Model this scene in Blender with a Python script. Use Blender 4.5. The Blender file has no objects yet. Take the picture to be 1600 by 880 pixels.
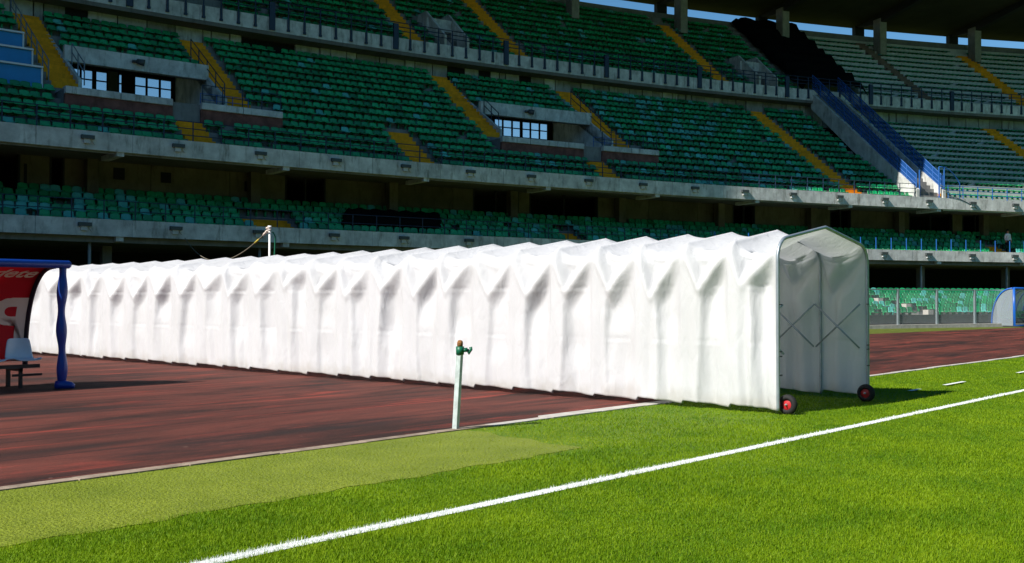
import bpy, bmesh, math, random
import numpy as np
from mathutils import Vector, Matrix
random.seed(7); rng = np.random.default_rng(7)
PI = math.pi; R = math.radians
SC = bpy.context.scene; COL = SC.collection

# ------------------------------------------------------------------ camera
cd = bpy.data.cameras.new('camera'); cam = bpy.data.objects.new('camera', cd); COL.objects.link(cam)
cd.sensor_width = 36; cd.lens = 36 * 1623 / 1600; cd.clip_start = .05; cd.clip_end = 3000
cam.location = (0, 0, 1.45); cam.rotation_euler = (R(90) + math.atan(30 / 1623), 0, R(42 - 90))
SC.camera = cam
# ------------------------------------------------------------------ sky and sun
SUN_AZ, SUN_EL = -11.0, 42.0        # heading the light travels to (from +X), height of the sun
w = bpy.data.worlds.new('World'); SC.world = w; w.use_nodes = True
nt = w.node_tree; nt.nodes.clear()
wo = nt.nodes.new('ShaderNodeOutputWorld'); bg = nt.nodes.new('ShaderNodeBackground'); sky = nt.nodes.new('ShaderNodeTexSky')
sky.sky_type = 'NISHITA'; sky.sun_disc = False; sky.sun_elevation = R(SUN_EL); sky.air_density = 1.0; sky.dust_density = 0.0; sky.ozone_density = 1.2; sky.altitude = 3500
sun_dir = Vector((-math.cos(R(SUN_AZ)) * math.cos(R(SUN_EL)), -math.sin(R(SUN_AZ)) * math.cos(R(SUN_EL)), math.sin(R(SUN_EL))))
sky.sun_rotation = math.atan2(sun_dir.x, sun_dir.y)
bg.inputs[1].default_value = .086
hs = nt.nodes.new('ShaderNodeHueSaturation'); hs.inputs['Saturation'].default_value = 1.22; hs.inputs['Hue'].default_value = .487; nt.links.new(sky.outputs[0], hs.inputs['Color']); nt.links.new(hs.outputs[0], bg.inputs[0]); nt.links.new(bg.outputs[0], wo.inputs[0])
sl = bpy.data.lights.new('sun', 'SUN'); sl.energy = 5.0; sl.angle = R(.53); sl.color = (1, .96, .9)
so = bpy.data.objects.new('sun', sl); COL.objects.link(so); so.rotation_euler = sun_dir.to_track_quat('Z', 'Y').to_euler(); so.location = (-30, 10, 60)
SC.view_settings.view_transform = 'Standard'; SC.view_settings.look = 'None'; SC.view_settings.gamma = 1
SC.view_settings.exposure = .65
SC.render.engine = 'CYCLES'
SC.cycles.use_denoising = True
SC.cycles.max_bounces = 6; SC.cycles.diffuse_bounces = 3; SC.cycles.transparent_max_bounces = 12

# ------------------------------------------------------------------ materials
def mat(name, col, rough=.7, spec=.35, metal=0, var=0, vscale=3., col2=None, stretch=(1, 1, 1), bump=0, bscale=40., island=0, stain=0, obj_rand=0, coat=0):
    m = bpy.data.materials.new(name); m.use_nodes = True; n = m.node_tree.nodes; l = m.node_tree.links
    b = n['Principled BSDF']; b.inputs['Base Color'].default_value = (*col, 1); b.inputs['Roughness'].default_value = rough
    b.inputs['Specular IOR Level'].default_value = spec; b.inputs['Metallic'].default_value = metal
    if coat: b.inputs['Coat Weight'].default_value = coat
    tc = n.new('ShaderNodeNewGeometry'); mp = n.new('ShaderNodeMapping'); mp.inputs['Scale'].default_value = stretch
    l.new(tc.outputs['Position'], mp.inputs[0]); cur = None
    if var or col2:
        nz = n.new('ShaderNodeTexNoise'); nz.inputs['Scale'].default_value = vscale; nz.inputs['Detail'].default_value = 6; nz.inputs['Roughness'].default_value = .62
        l.new(mp.outputs[0], nz.inputs['Vector'])
        cr = n.new('ShaderNodeValToRGB'); cr.color_ramp.elements[0].position = .35; cr.color_ramp.elements[1].position = .68
        c2 = col2 or tuple(c * (1 - var) for c in col)
        cr.color_ramp.elements[0].color = (*c2, 1); cr.color_ramp.elements[1].color = (*col, 1)
        l.new(nz.outputs[0], cr.inputs[0]); cur = cr.outputs[0]
    def mixin(fac, c, mode='MULTIPLY'):
        nonlocal cur
        mx = n.new('ShaderNodeMix'); mx.data_type = 'RGBA'; mx.blend_type = mode
        if hasattr(fac, 'default_value') and not isinstance(fac, float): l.new(fac, mx.inputs[0])
        else: mx.inputs[0].default_value = fac
        if cur is None: mx.inputs[6].default_value = (*col, 1)
        else: l.new(cur, mx.inputs[6])
        if isinstance(c, tuple): mx.inputs[7].default_value = (*c, 1)
        else: l.new(c, mx.inputs[7])
        cur = mx.outputs[2]
    if stain:      # dark weather streaks and blotches
        mp2 = n.new('ShaderNodeMapping'); mp2.inputs['Scale'].default_value = (1.6, 1.6, .35); l.new(tc.outputs['Position'], mp2.inputs[0])
        n2 = n.new('ShaderNodeTexNoise'); n2.inputs['Scale'].default_value = 2.2; n2.inputs['Detail'].default_value = 8; n2.inputs['Roughness'].default_value = .7; l.new(mp2.outputs[0], n2.inputs['Vector'])
        r2 = n.new('ShaderNodeMapRange'); r2.inputs[1].default_value = .52; r2.inputs[2].default_value = .72; r2.inputs[3].default_value = 0; r2.inputs[4].default_value = stain; l.new(n2.outputs[0], r2.inputs[0])
        mixin(r2.outputs[0], (.28, .27, .22))
    if island or obj_rand:
        if island: s_ = tc.outputs['Random Per Island']; amt = island
        else:
            oi = n.new('ShaderNodeObjectInfo'); s_ = oi.outputs['Random']; amt = obj_rand
        mr = n.new('ShaderNodeMapRange'); mr.inputs[3].default_value = 1 - amt; mr.inputs[4].default_value = 1 + amt * .5; l.new(s_, mr.inputs[0])
        cb = n.new('ShaderNodeCombineColor'); [l.new(mr.outputs[0], cb.inputs[i]) for i in range(3)]
        mixin(1.0, cb.outputs[0])
    if cur is not None: l.new(cur, b.inputs['Base Color'])
    if bump:
        nb = n.new('ShaderNodeTexNoise'); nb.inputs['Scale'].default_value = bscale; nb.inputs['Detail'].default_value = 5; l.new(mp.outputs[0], nb.inputs['Vector'])
        bp = n.new('ShaderNodeBump'); bp.inputs['Strength'].default_value = bump; bp.inputs['Distance'].default_value = .02; l.new(nb.outputs[0], bp.inputs['Height']); l.new(bp.outputs[0], b.inputs['Normal'])
    return m
M = {}
M['concrete'] = mat('concrete', (.68, .69, .65), .85, .25, var=.4, vscale=1.6, stain=.9, bump=.25, bscale=18, obj_rand=.1)
M['terrace'] = mat('terrace_concrete', (.24, .24, .23), .9, .2, var=.35, vscale=.8, stain=.5)
M['terrace_pale'] = mat('terrace_pale_concrete', (.52, .54, .50), .9, .2, var=.2, vscale=.8, stain=.4)
M['redriser'] = mat('red_riser_paint', (.24, .10, .08), .85, .2, var=.5, vscale=2.5, stain=.5)
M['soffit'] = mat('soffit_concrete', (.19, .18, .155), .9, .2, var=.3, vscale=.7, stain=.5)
M['ochre'] = mat('ochre_plaster', (.17, .145, .09), .9, .15, var=.35, vscale=.9, stain=.6, obj_rand=.2)
M['panel'] = mat('grey_wall_panel', (.52, .55, .52), .7, .3, var=.4, vscale=1.0, stain=.8, obj_rand=.45)
M['void'] = mat('deep_shade_black', (.02, .02, .02), .9, .1)  # near-black colour paints in the deep shade of back walls and openings
M['yellow'] = mat('yellow_step_paint', (.98, .37, .004), .75, .3, var=.3, vscale=3, stain=.3, obj_rand=.12)
M['brownstep'] = mat('bare_step_concrete', (.2, .14, .1), .9, .2, var=.3)
M['seat_a'] = mat('green_seat_plastic', (.012, .38, .13), .28, .5, var=.25, vscale=.6, island=.3, obj_rand=0)
M['seat_b'] = mat('deep_green_seat_plastic', (.008, .26, .09), .28, .5, var=.25, vscale=.6, island=.3)
M['seat_c'] = mat('faded_teal_seat_plastic', (.09, .46, .38), .45, .4, var=.25, vscale=.6, island=.3)
M['rail'] = mat('navy_rail_paint', (.012, .028, .06), .5, .4)
M['bluerail'] = mat('blue_rail_paint', (.015, .10, .34), .45, .4)
M['greyrail'] = mat('grey_blue_rail_paint', (.14, .18, .22), .5, .4)
M['roofm'] = mat('roof_underside', (.06, .055, .04), .9, .1, var=.3, vscale=.4)
M['roofbeam'] = mat('roof_beam_paint', (.03, .03, .03), .8, .2)
M['roofcol'] = mat('roof_column_concrete', (.30, .29, .24), .9, .2, var=.25, stain=.4)
M['deskblue'] = mat('blue_desk_laminate', (.015, .24, .55), .4, .4, var=.15, vscale=1.5)
M['white'] = mat('white_paint', (.75, .75, .74), .6, .4, var=.08)
M['bowlgreen'] = mat('bowl_green_seating', (.07, .25, .14), .7, .2, var=.5, vscale=.5)
M['darkwall'] = mat('dark_painted_wall', (.05, .06, .065), .8, .2, var=.5, vscale=1.5, stain=.5)
M['net'] = mat('black_netting', (.006, .006, .006), .95, .05)
M['lampgrey'] = mat('lamp_housing', (.06, .07, .07), .5, .4)
M['lampwhite'] = mat('lamp_bracket', (.5, .5, .48), .6, .3)
M['galv'] = mat('galvanised_steel', (.36, .42, .46), .42, .5, metal=.55, var=.2, vscale=6)
M['darksteel'] = mat('dark_steel', (.03, .03, .03), .5, .4)
M['rubber'] = mat('black_rubber', (.014, .014, .014), .75, .3)
M['redrim'] = mat('red_wheel_rim', (.42, .015, .02), .4, .5)
M['chrome'] = mat('steel_hub', (.6, .6, .62), .3, .5, metal=.9)
M['track'] = None
M['kerb'] = mat('kerb_stone', (.36, .28, .21), .9, .2, var=.45, vscale=5, stain=.6, bump=.4, bscale=30)
M['kerbwhite'] = mat('white_concrete_edge', (.52, .49, .44), .9, .2, var=.3, vscale=4, stain=.4)
M['drygrass'] = mat('dry_grass', (.12, .15, .03), .95, .05, var=.4, vscale=2.5)
M['dugblue'] = mat('blue_dugout_padding', (.004, .045, .30), .35, .5, var=.15, vscale=5, bump=.15, bscale=14)
M['dugframe'] = mat('blue_dugout_frame', (.01, .10, .42), .35, .5)
M['seatpale'] = mat('pale_blue_seat', (.50, .66, .74), .35, .45, var=.1, vscale=4)
M['cream'] = mat('cream_print', (.72, .60, .52), .6, .3)
M['rimdark'] = mat('dark_rim_seal', (.012, .008, .02), .5, .4)
M['postgreen'] = mat('green_plastic_clip', (.004, .11, .055), .45, .4)
M['postgrey'] = mat('painted_post', (.52, .60, .58), .5, .4, var=.3, vscale=14, stain=.3)
M['rust'] = mat('rusty_cap', (.34, .15, .05), .8, .2, var=.6, vscale=60)
M['rope'] = mat('grey_rope', (.16, .14, .11), .9, .1)
M['yellowtape'] = mat('yellow_tape', (.5, .4, .06), .7, .2)
M['skin'] = mat('skin', (.35, .18, .11), .6, .3)
M['shirt'] = mat('white_shirt', (.72, .74, .78), .8, .2)
M['trouser'] = mat('dark_trousers', (.015, .016, .025), .85, .1)
M['hair'] = mat('dark_hair', (.01, .008, .006), .7, .2)

def glassmat(name, col, alpha, rough=.1):
    m = bpy.data.materials.new(name); m.use_nodes = True; n = m.node_tree.nodes; l = m.node_tree.links
    out = n['Material Output']; b = n['Principled BSDF']; b.inputs['Base Color'].default_value = (*col, 1); b.inputs['Roughness'].default_value = rough
    t = n.new('ShaderNodeBsdfTransparent'); mx = n.new('ShaderNodeMixShader'); mx.inputs[0].default_value = alpha
    l.new(t.outputs[0], mx.inputs[1]); l.new(b.outputs[0], mx.inputs[2]); l.new(mx.outputs[0], out.inputs[0]); return m
M['glass'] = glassmat('clear_panel', (.6, .65, .65), .12, .05)
M['bluemesh'] = glassmat('blue_mesh_panel', (.012, .09, .33), .55, .5)
M['plexi'] = glassmat('milky_plastic', (.62, .66, .70), .62, .25)
M['plexiclear'] = glassmat('smoky_clear_plastic', (.35, .40, .44), .40, .2)
def clothmat(name, col, trans, tcol, bump=.0, rough=.55):
    m = bpy.data.materials.new(name); m.use_nodes = True; n = m.node_tree.nodes; l = m.node_tree.links
    out = n['Material Output']; b = n['Principled BSDF']; b.inputs['Base Color'].default_value = (*col, 1); b.inputs['Roughness'].default_value = rough; b.inputs['Specular IOR Level'].default_value = .25
    t = n.new('ShaderNodeBsdfTranslucent'); t.inputs[0].default_value = (*tcol, 1); mx = n.new('ShaderNodeMixShader'); mx.inputs[0].default_value = trans
    l.new(b.outputs[0], mx.inputs[1]); l.new(t.outputs[0], mx.inputs[2]); l.new(mx.outputs[0], out.inputs[0])
    if bump:
        g = n.new('ShaderNodeNewGeometry'); mp = n.new('ShaderNodeMapping'); mp.inputs['Scale'].default_value = (1, 1, .45); l.new(g.outputs['Position'], mp.inputs[0])
        a = n.new('ShaderNodeTexNoise'); a.inputs['Scale'].default_value = 5.5; a.inputs['Detail'].default_value = 5; a.inputs['Distortion'].default_value = .6; l.new(mp.outputs[0], a.inputs['Vector'])
        bp = n.new('ShaderNodeBump'); bp.inputs['Strength'].default_value = bump; bp.inputs['Distance'].default_value = .05; l.new(a.outputs[0], bp.inputs['Height']); l.new(bp.outputs[0], b.inputs['Normal']); l.new(bp.outputs[0], t.inputs['Normal'])
        # faint grime
        z = n.new('ShaderNodeTexNoise'); z.inputs['Scale'].default_value = 1.3; z.inputs['Detail'].default_value = 8; l.new(g.outputs['Position'], z.inputs['Vector'])
        cr = n.new('ShaderNodeValToRGB'); cr.color_ramp.elements[0].position = .3; cr.color_ramp.elements[1].position = .6
        cr.color_ramp.elements[0].color = (col[0] * .93, col[1] * .93, col[2] * .92, 1); cr.color_ramp.elements[1].color = (*col, 1); l.new(z.outputs[0], cr.inputs[0])
        sx = n.new('ShaderNodeSeparateXYZ'); l.new(g.outputs['Position'], sx.inputs[0]); z3 = n.new('ShaderNodeTexNoise'); z3.inputs['Scale'].default_value = 4; z3.inputs['Detail'].default_value = 6; l.new(g.outputs['Position'], z3.inputs['Vector'])
        ad = n.new('ShaderNodeMath'); ad.operation = 'MULTIPLY_ADD'; l.new(z3.outputs[0], ad.inputs[0]); ad.inputs[1].default_value = -.5; l.new(sx.outputs[2], ad.inputs[2])
        mr = n.new('ShaderNodeMapRange'); mr.inputs[1].default_value = -.22; mr.inputs[2].default_value = .02; mr.inputs[3].default_value = .45; mr.inputs[4].default_value = 0; l.new(ad.outputs[0], mr.inputs[0])
        gm = n.new('ShaderNodeMix'); gm.data_type = 'RGBA'; l.new(mr.outputs[0], gm.inputs[0]); l.new(cr.outputs[0], gm.inputs[6]); gm.inputs[7].default_value = (.42, .37, .28, 1); l.new(gm.outputs[2], b.inputs['Base Color'])
    return m
M['canvas'] = clothmat('white_tarpaulin', (.80, .80, .81), .48, (.90, .90, .91), .55)
M['redpanel'] = clothmat('red_translucent_sheet', (.55, .012, .03), .45, (.75, .02, .05))

# track: red rubber worn dark in long streaks
def trackmat():
    m = bpy.data.materials.new('worn_red_track'); m.use_nodes = True; n = m.node_tree.nodes; l = m.node_tree.links; b = n['Principled BSDF']
    g = n.new('ShaderNodeNewGeometry')
    def noise(scale, sx, det=6, rough=.6, dist=0):
        mp = n.new('ShaderNodeMapping'); mp.inputs['Scale'].default_value = sx; l.new(g.outputs['Position'], mp.inputs[0])
        z = n.new('ShaderNodeTexNoise'); z.inputs['Scale'].default_value = scale; z.inputs['Detail'].default_value = det; z.inputs['Roughness'].default_value = rough; z.inputs['Distortion'].default_value = dist
        l.new(mp.outputs[0], z.inputs['Vector']); return z.outputs[0]
    def ramp(s, a, b_, ca, cb):
        r = n.new('ShaderNodeValToRGB'); r.color_ramp.elements[0].position = a; r.color_ramp.elements[1].position = b_
        r.color_ramp.elements[0].color = (*ca, 1); r.color_ramp.elements[1].color = (*cb, 1); l.new(s, r.inputs[0]); return r.outputs[0]
    def mix(f, a, c, mode='MIX'):
        x = n.new('ShaderNodeMix'); x.data_type = 'RGBA'; x.blend_type = mode
        if isinstance(f, float): x.inputs[0].default_value = f
        else: l.new(f, x.inputs[0])
        for s, i in ((a, 6), (c, 7)):
            if isinstance(s, tuple): x.inputs[i].default_value = (*s, 1)
            else: l.new(s, x.inputs[i])
        return x.outputs[2]
    base = ramp(noise(.8, (.25, 1.1, 1), 9, .7, .8), .38, .62, (.030, .014, .011), (.135, .038, .027))
    red = ramp(noise(1.1, (.22, 2.2, 1), 8, .68, .9), .55, .70, (0, 0, 0), (1, 1, 1))
    c = mix(red, base, (.26, .045, .03))
    dark = ramp(noise(.55, (.2, 1.1, 1), 8, .68, .6), .53, .62, (0, 0, 0), (.85, .85, .85))
    c = mix(dark, c, (.02, .014, .013))
    sx = n.new('ShaderNodeSeparateXYZ'); l.new(g.outputs['Position'], sx.inputs[0])
    wob = n.new('ShaderNodeMath'); wob.operation = 'MULTIPLY_ADD'; l.new(noise(.6, (1, .1, 1), 3), wob.inputs[0]); wob.inputs[1].default_value = .12; l.new(sx.outputs[1], wob.inputs[2])
    pp = n.new('ShaderNodeMath'); pp.operation = 'PINGPONG'; l.new(wob.outputs[0], pp.inputs[0]); pp.inputs[1].default_value = .61
    seam = ramp(pp.outputs[0], .012, .03, (.8, .8, .8), (0, 0, 0)); c = mix(seam, c, (.018, .011, .010))
    spk = ramp(noise(70, (1, 1, 1), 3), .3, .7, (.75, .75, .75), (1.2, 1.2, 1.2))
    c = mix(1.0, c, spk, 'MULTIPLY')
    pale = ramp(noise(9, (.8, 1.2, 1), 4, .5), .70, .76, (0, 0, 0), (.35, .35, .35))
    c = mix(pale, c, (.26, .16, .13))
    l.new(c, b.inputs['Base Color']); b.inputs['Roughness'].default_value = .85; b.inputs['Specular IOR Level'].default_value = .2
    bp = n.new('ShaderNodeBump'); bp.inputs['Strength'].default_value = .5; bp.inputs['Distance'].default_value = .01; l.new(noise(120, (1, 1, 1), 2), bp.inputs['Height']); l.new(bp.outputs[0], b.inputs['Normal'])
    return m
M['track'] = trackmat()

def grassmat(name, c_hi, c_lo, tip, blades):
    m = bpy.data.materials.new(name); m.use_nodes = True; n = m.node_tree.nodes; l = m.node_tree.links; b = n['Principled BSDF']; out = n['Material Output']
    g = n.new('ShaderNodeNewGeometry')
    z = n.new('ShaderNodeTexNoise'); z.inputs['Scale'].default_value = 1.1; z.inputs['Detail'].default_value = 7; z.inputs['Roughness'].default_value = .65; l.new(g.outputs['Position'], z.inputs['Vector'])
    cr = n.new('ShaderNodeValToRGB'); cr.color_ramp.elements[0].position = .35; cr.color_ramp.elements[1].position = .65; cr.color_ramp.elements[0].color = (*c_lo, 1); cr.color_ramp.elements[1].color = (*c_hi, 1); l.new(z.outputs[0], cr.inputs[0])
    cur = cr.outputs[0]
    if blades:
        mx = n.new('ShaderNodeMix'); mx.data_type = 'RGBA'; mr = n.new('ShaderNodeMapRange'); mr.inputs[1].default_value = .55; mr.inputs[2].default_value = 1; mr.inputs[4].default_value = .55; l.new(g.outputs['Random Per Island'], mr.inputs[0]); l.new(mr.outputs[0], mx.inputs[0]); l.new(cur, mx.inputs[6]); mx.inputs[7].default_value = (*tip, 1)
        at = n.new('ShaderNodeAttribute'); at.attribute_name = 'paint'; m2 = n.new('ShaderNodeMix'); m2.data_type = 'RGBA'; l.new(at.outputs['Fac'], m2.inputs[0]); l.new(mx.outputs[2], m2.inputs[6]); m2.inputs[7].default_value = (.80, .82, .80, 1); cur = m2.outputs[2]
        t = n.new('ShaderNodeBsdfTranslucent'); l.new(cur, t.inputs[0]); ms = n.new('ShaderNodeMixShader'); ms.inputs[0].default_value = .35
        l.new(b.outputs[0], ms.inputs[1]); l.new(t.outputs[0], ms.inputs[2]); l.new(ms.outputs[0], out.inputs[0])
    else:
        z2 = n.new('ShaderNodeTexNoise'); z2.inputs['Scale'].default_value = 45; z2.inputs['Detail'].default_value = 4; l.new(g.outputs['Position'], z2.inputs['Vector'])
        bp = n.new('ShaderNodeBump'); bp.inputs['Strength'].default_value = .8; bp.inputs['Distance'].default_value = .03; l.new(z2.outputs[0], bp.inputs['Height']); l.new(bp.outputs[0], b.inputs['Normal'])
        mx = n.new('ShaderNodeMix'); mx.data_type = 'RGBA'; mx.blend_type = 'MULTIPLY'; mx.inputs[0].default_value = 1; cr2 = n.new('ShaderNodeValToRGB'); cr2.color_ramp.elements[0].position = .3; cr2.color_ramp.elements[1].position = .7; cr2.color_ramp.elements[0].color = (.65, .65, .65, 1); cr2.color_ramp.elements[1].color = (1.1, 1.1, 1.1, 1)
        l.new(z2.outputs[0], cr2.inputs[0]); l.new(cur, mx.inputs[6]); l.new(cr2.outputs[0], mx.inputs[7]); cur = mx.outputs[2]
    l.new(cur, b.inputs['Base Color']); b.inputs['Roughness'].default_value = .6; b.inputs['Specular IOR Level'].default_value = .15
    return m
M['grass'] = grassmat('pitch_grass_blades', (.195, .305, .003), (.095, .205, .002), (.29, .37, .012), True)
M['grassbase'] = grassmat('pitch_soil_and_grass', (.135, .23, .003), (.08, .165, .002), (0, 0, 0), False)
M['turf'] = grassmat('olive_turf_blades', (.32, .37, .022), (.19, .255, .010), (.42, .46, .05), True)
M['turfbase'] = grassmat('olive_turf_backing', (.22, .27, .03), (.16, .21, .02), (0, 0, 0), False)
M['paint'] = mat('line_paint', (.8, .82, .8), .8, .2, var=.25, vscale=14)

# ------------------------------------------------------------------ mesh helpers
class MB:
    def __init__(s): s.v = []; s.f = []
    def add(s, vs, fs):
        o = len(s.v); s.v += [tuple(p) for p in vs]; s.f += [tuple(i + o for i in f) for f in fs]; return s
    def box(s, a, b):
        x0, y0, z0 = a; x1, y1, z1 = b
        return s.add([(x0, y0, z0), (x1, y0, z0), (x1, y1, z0), (x0, y1, z0), (x0, y0, z1), (x1, y0, z1), (x1, y1, z1), (x0, y1, z1)],
                     [(0, 3, 2, 1), (4, 5, 6, 7), (0, 1, 5, 4), (1, 2, 6, 5), (2, 3, 7, 6), (3, 0, 4, 7)])
    def tube(s, pts, rad, n=8, cap=True):
        pts = [Vector(p) for p in pts]; N = len(pts); rads = rad if isinstance(rad, (list, tuple)) else [rad] * N
        up = Vector((0, 0, 1)); vs = []; prev = None
        for i, p in enumerate(pts):
            d = (pts[min(i + 1, N - 1)] - pts[max(i - 1, 0)]).normalized()
            a = prev if prev is not None else (up if abs(d.z) < .9 else Vector((1, 0, 0)))
            x = (a - d * a.dot(d)); x = x.normalized() if x.length > 1e-6 else d.orthogonal().normalized(); prev = x; y = d.cross(x)
            for k in range(n):
                c = 2 * PI * (k + .5) / n; vs.append(p + (x * math.cos(c) + y * math.sin(c)) * rads[i])
        fs = []
        for i in range(N - 1):
            for k in range(n): k2 = (k + 1) % n; fs.append((i * n + k, i * n + k2, (i + 1) * n + k2, (i + 1) * n + k))
        if cap: fs += [tuple(range(n - 1, -1, -1)), tuple((N - 1) * n + k for k in range(n))]
        return s.add(vs, fs)
    def extr(s, prof, t0, t1, n=None):
        """closed (r, z) outline swept round the stand from angle t0 to t1 (degrees)"""
        n = n or max(1, int(math.ceil((t1 - t0) / .6))); m = len(prof); vs = []
        for j in range(n + 1):
            t = t0 + (t1 - t0) * j / n
            for r, z in prof: vs.append(pol(t, r, z))
        fs = []
        for j in range(n):
            for k in range(m): k2 = (k + 1) % m; fs.append((j * m + k, j * m + k2, (j + 1) * m + k2, (j + 1) * m + k))
        fs += [tuple(range(m - 1, -1, -1)), tuple(n * m + k for k in range(m))]
        return s.add(vs, fs)
    def pbox(s, t0, t1, r0, r1, z0, z1, n=None):
        return s.extr([(r0, z0), (r1, z0), (r1, z1), (r0, z1)], t0, t1, n)
    def mesh(s, name, m=None, smooth=False):
        me = bpy.data.meshes.new(name); me.from_pydata(s.v, [], s.f); me.update()
        bm = bmesh.new(); bm.from_mesh(me); bmesh.ops.recalc_face_normals(bm, faces=bm.faces); bm.to_mesh(me); bm.free()
        if m: me.materials.append(M[m])
        if smooth: me.polygons.foreach_set('use_smooth', [True] * len(me.polygons))
        return me
    def build(s, name, m, parent=None, smooth=False, bevel=0):
        o = link(name, s.mesh(name, m, smooth), parent)
        if bevel: bv = o.modifiers.new('bevel', 'BEVEL'); bv.width = bevel; bv.segments = 2; bv.limit_method = 'ANGLE'
        return o
def link(name, me, parent=None, loc=None, rz=0):
    o = bpy.data.objects.new(name, me); COL.objects.link(o)
    if loc is not None: o.location = loc
    if rz: o.rotation_euler = (0, 0, rz)
    if parent is not None:
        o.parent = parent
        o.matrix_parent_inverse = Matrix.Translation(-world_loc(parent))
    return o
def world_loc(o):
    # every parent here is only moved, never turned, so locations add up
    return Vector(o.location) if o.parent is None else Vector(o.location)
def thing(name, label, cat, loc=(0, 0, 0), group=None):
    o = link(name, None, None, loc); return tag(o, label, cat, group)
def tag(o, label=None, cat=None, group=None, kind=None):
    if label: o['label'] = label
    if cat: o['category'] = cat
    if group: o['group'] = group
    if kind: o['kind'] = kind
    return o
def struct(o): o['kind'] = 'structure'; return o

# the stand sweeps round this centre; t = degrees, r = metres from it
CX, CY, R0 = -4.1, -131.6, 175.9
def pol(t, r, z): a = R(t); return (CX + r * math.sin(a), CY + r * math.cos(a), z)
def dt(m, r=R0): return math.degrees(m / r)
TA, TB = 3.5, 37.0

# ------------------------------------------------------------------ ground
def sheet(name, pts, z, m, nx=None):
    me = bpy.data.meshes.new(name); me.from_pydata([(x, y, z) for x, y in pts], [], [tuple(range(len(pts)))]); me.materials.append(M[m]); return link(name, me)
struct(sheet('ground', [(-900, -900), (900, -900), (900, 900), (-900, 900)], -.03, 'drygrass'))
struct(sheet('pitch', [(-120, -80), (160, -80), (160, 8.2), (-120, 8.2)], 0, 'grassbase'))
struct(sheet('running_track', [(-80, 8.36), (140, 8.36), (140, 17.0), (62, 17.0), (44, 18.7), (26, 19.8), (22, 31), (-80, 40)], .004, 'track'))
struct(sheet('touchline', [(-60, 5.045), (110, 5.045), (110, 5.165), (-60, 5.165)], .004, 'paint'))
for k, (a, b) in enumerate([(16.45, 16.9), (17.98, 19.0), (22.0, 23.0), (26, 27)]):
    struct(sheet('dash_marking', [(a, 6.30), (b, 6.32), (b, 6.40), (a, 6.38)], .026, 'paint'))
_e = [(x_, 6.33 + .03 * math.sin(x_ * 5.1) + .025 * math.sin(x_ * 13.7)) for x_ in np.arange(-12, 7.9, .12)]
turf = struct(sheet('artificial_turf_mat', _e + [(8.05 + .05 * math.sin(y_ * 9) + (y_ - 6.3) * .15, y_) for y_ in np.arange(6.35, 8.15, .12)] + [(8.4, 8.195), (-12, 8.195)], .004, 'turfbase'))
kerb = thing('track_kerb', 'low weathered stone kerb between the grass and the running track', 'kerb', (0, 8.26, 0))
def kerbstone(x0, x1, y0, y1, z, m):
    j = lambda a=.008: random.uniform(-a, a)
    mb = MB().box((x0 + .006, y0 + j(), -.05), (x1 - .006, y1 + j(), z + j(.004))); mb.build('kerb_stone', m, kerb)
x = -6.0
while x < 44:
    n = random.uniform(.9, 1.1)
    white = 8.75 < x < 12.2 or x > 14.5
    kerbstone(x, x + n, 8.19, 8.43 if 9.2 < x < 12.2 else 8.33, .014, 'kerbwhite' if white else 'kerb'); x += n

# grass blades near the camera: one mesh each for the pitch and the mat
def blades(name, px, py, hgt, wid, m, parent=None, paint=None, lean=.6):
    n = len(px); az = rng.uniform(0, 2 * PI, n); ln = hgt * rng.uniform(.55, 1.25, n); le = lean * rng.uniform(.2, 1.3, n)
    hx, hy = np.cos(az), np.sin(az); w2 = wid / 2
    a2 = az + rng.uniform(-.9, .9, n) + PI / 2; wx, wy = np.cos(a2) * w2, np.sin(a2) * w2
    co = np.zeros((n, 3, 3)); zb = 0.0
    co[:, 0, 0] = px - wx; co[:, 0, 1] = py - wy; co[:, 0, 2] = zb; co[:, 1, 0] = px + wx; co[:, 1, 1] = py + wy; co[:, 1, 2] = zb
    co[:, 2, 0] = px + hx * ln * np.sin(le); co[:, 2, 1] = py + hy * ln * np.sin(le); co[:, 2, 2] = ln * np.cos(le)
    me = bpy.data.meshes.new(name); me.vertices.add(3 * n); me.vertices.foreach_set('co', co.ravel())
    me.loops.add(3 * n); me.loops.foreach_set('vertex_index', np.arange(3 * n, dtype=np.int32)); me.polygons.add(n); me.polygons.foreach_set('loop_start', np.arange(0, 3 * n, 3, dtype=np.int32))
    at = me.attributes.new('paint', 'FLOAT', 'FACE'); at.data.foreach_set('value', (np.zeros(n) if paint is None else paint).astype(np.float32))
    me.update(); me.validate(); me.materials.append(M[m]); return link(name, me, parent)
# candidate area: what lies in front of the camera with a margin either side
def scatter(n0, turfzone):
    f = np.array([math.cos(R(42)), math.sin(R(42))]); s = np.array([math.sin(R(42)), -math.cos(R(42))])
    d = 4.2 * (26 / 4.2) ** rng.uniform(0, 1, n0)            # even in image height: thinner with distance
    lat = rng.uniform(-.62, .62, n0) * d
    X = f[0] * d + s[0] * lat; Y = f[1] * d + s[1] * lat
    yb = np.interp(X, [-40, 2, 4.3, 8.32], [6.32, 6.34, 6.31, 6.24]) + .03 * np.sin(X * 7) + .02 * np.sin(X * 17) + rng.normal(0, .05, n0)
    inturf = (Y > yb) & (X < 8.32 + (Y - 6.24) * .156 + rng.normal(0, .12, n0))
    inturf |= (Y > yb) & (X > 8.2) & (rng.uniform(0, 1, n0) < .55 * np.clip(1 - (X - 8.2) / 9, 0, 1))
    ok = (inturf if turfzone else ~inturf) & (Y < (8.2 if turfzone else 8.2 + .03 * np.sin(X * 9) * np.sin(X * 3.1)))
    return X[ok], Y[ok], d[ok]
gx, gy, gd = scatter(760000, False)
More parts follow.
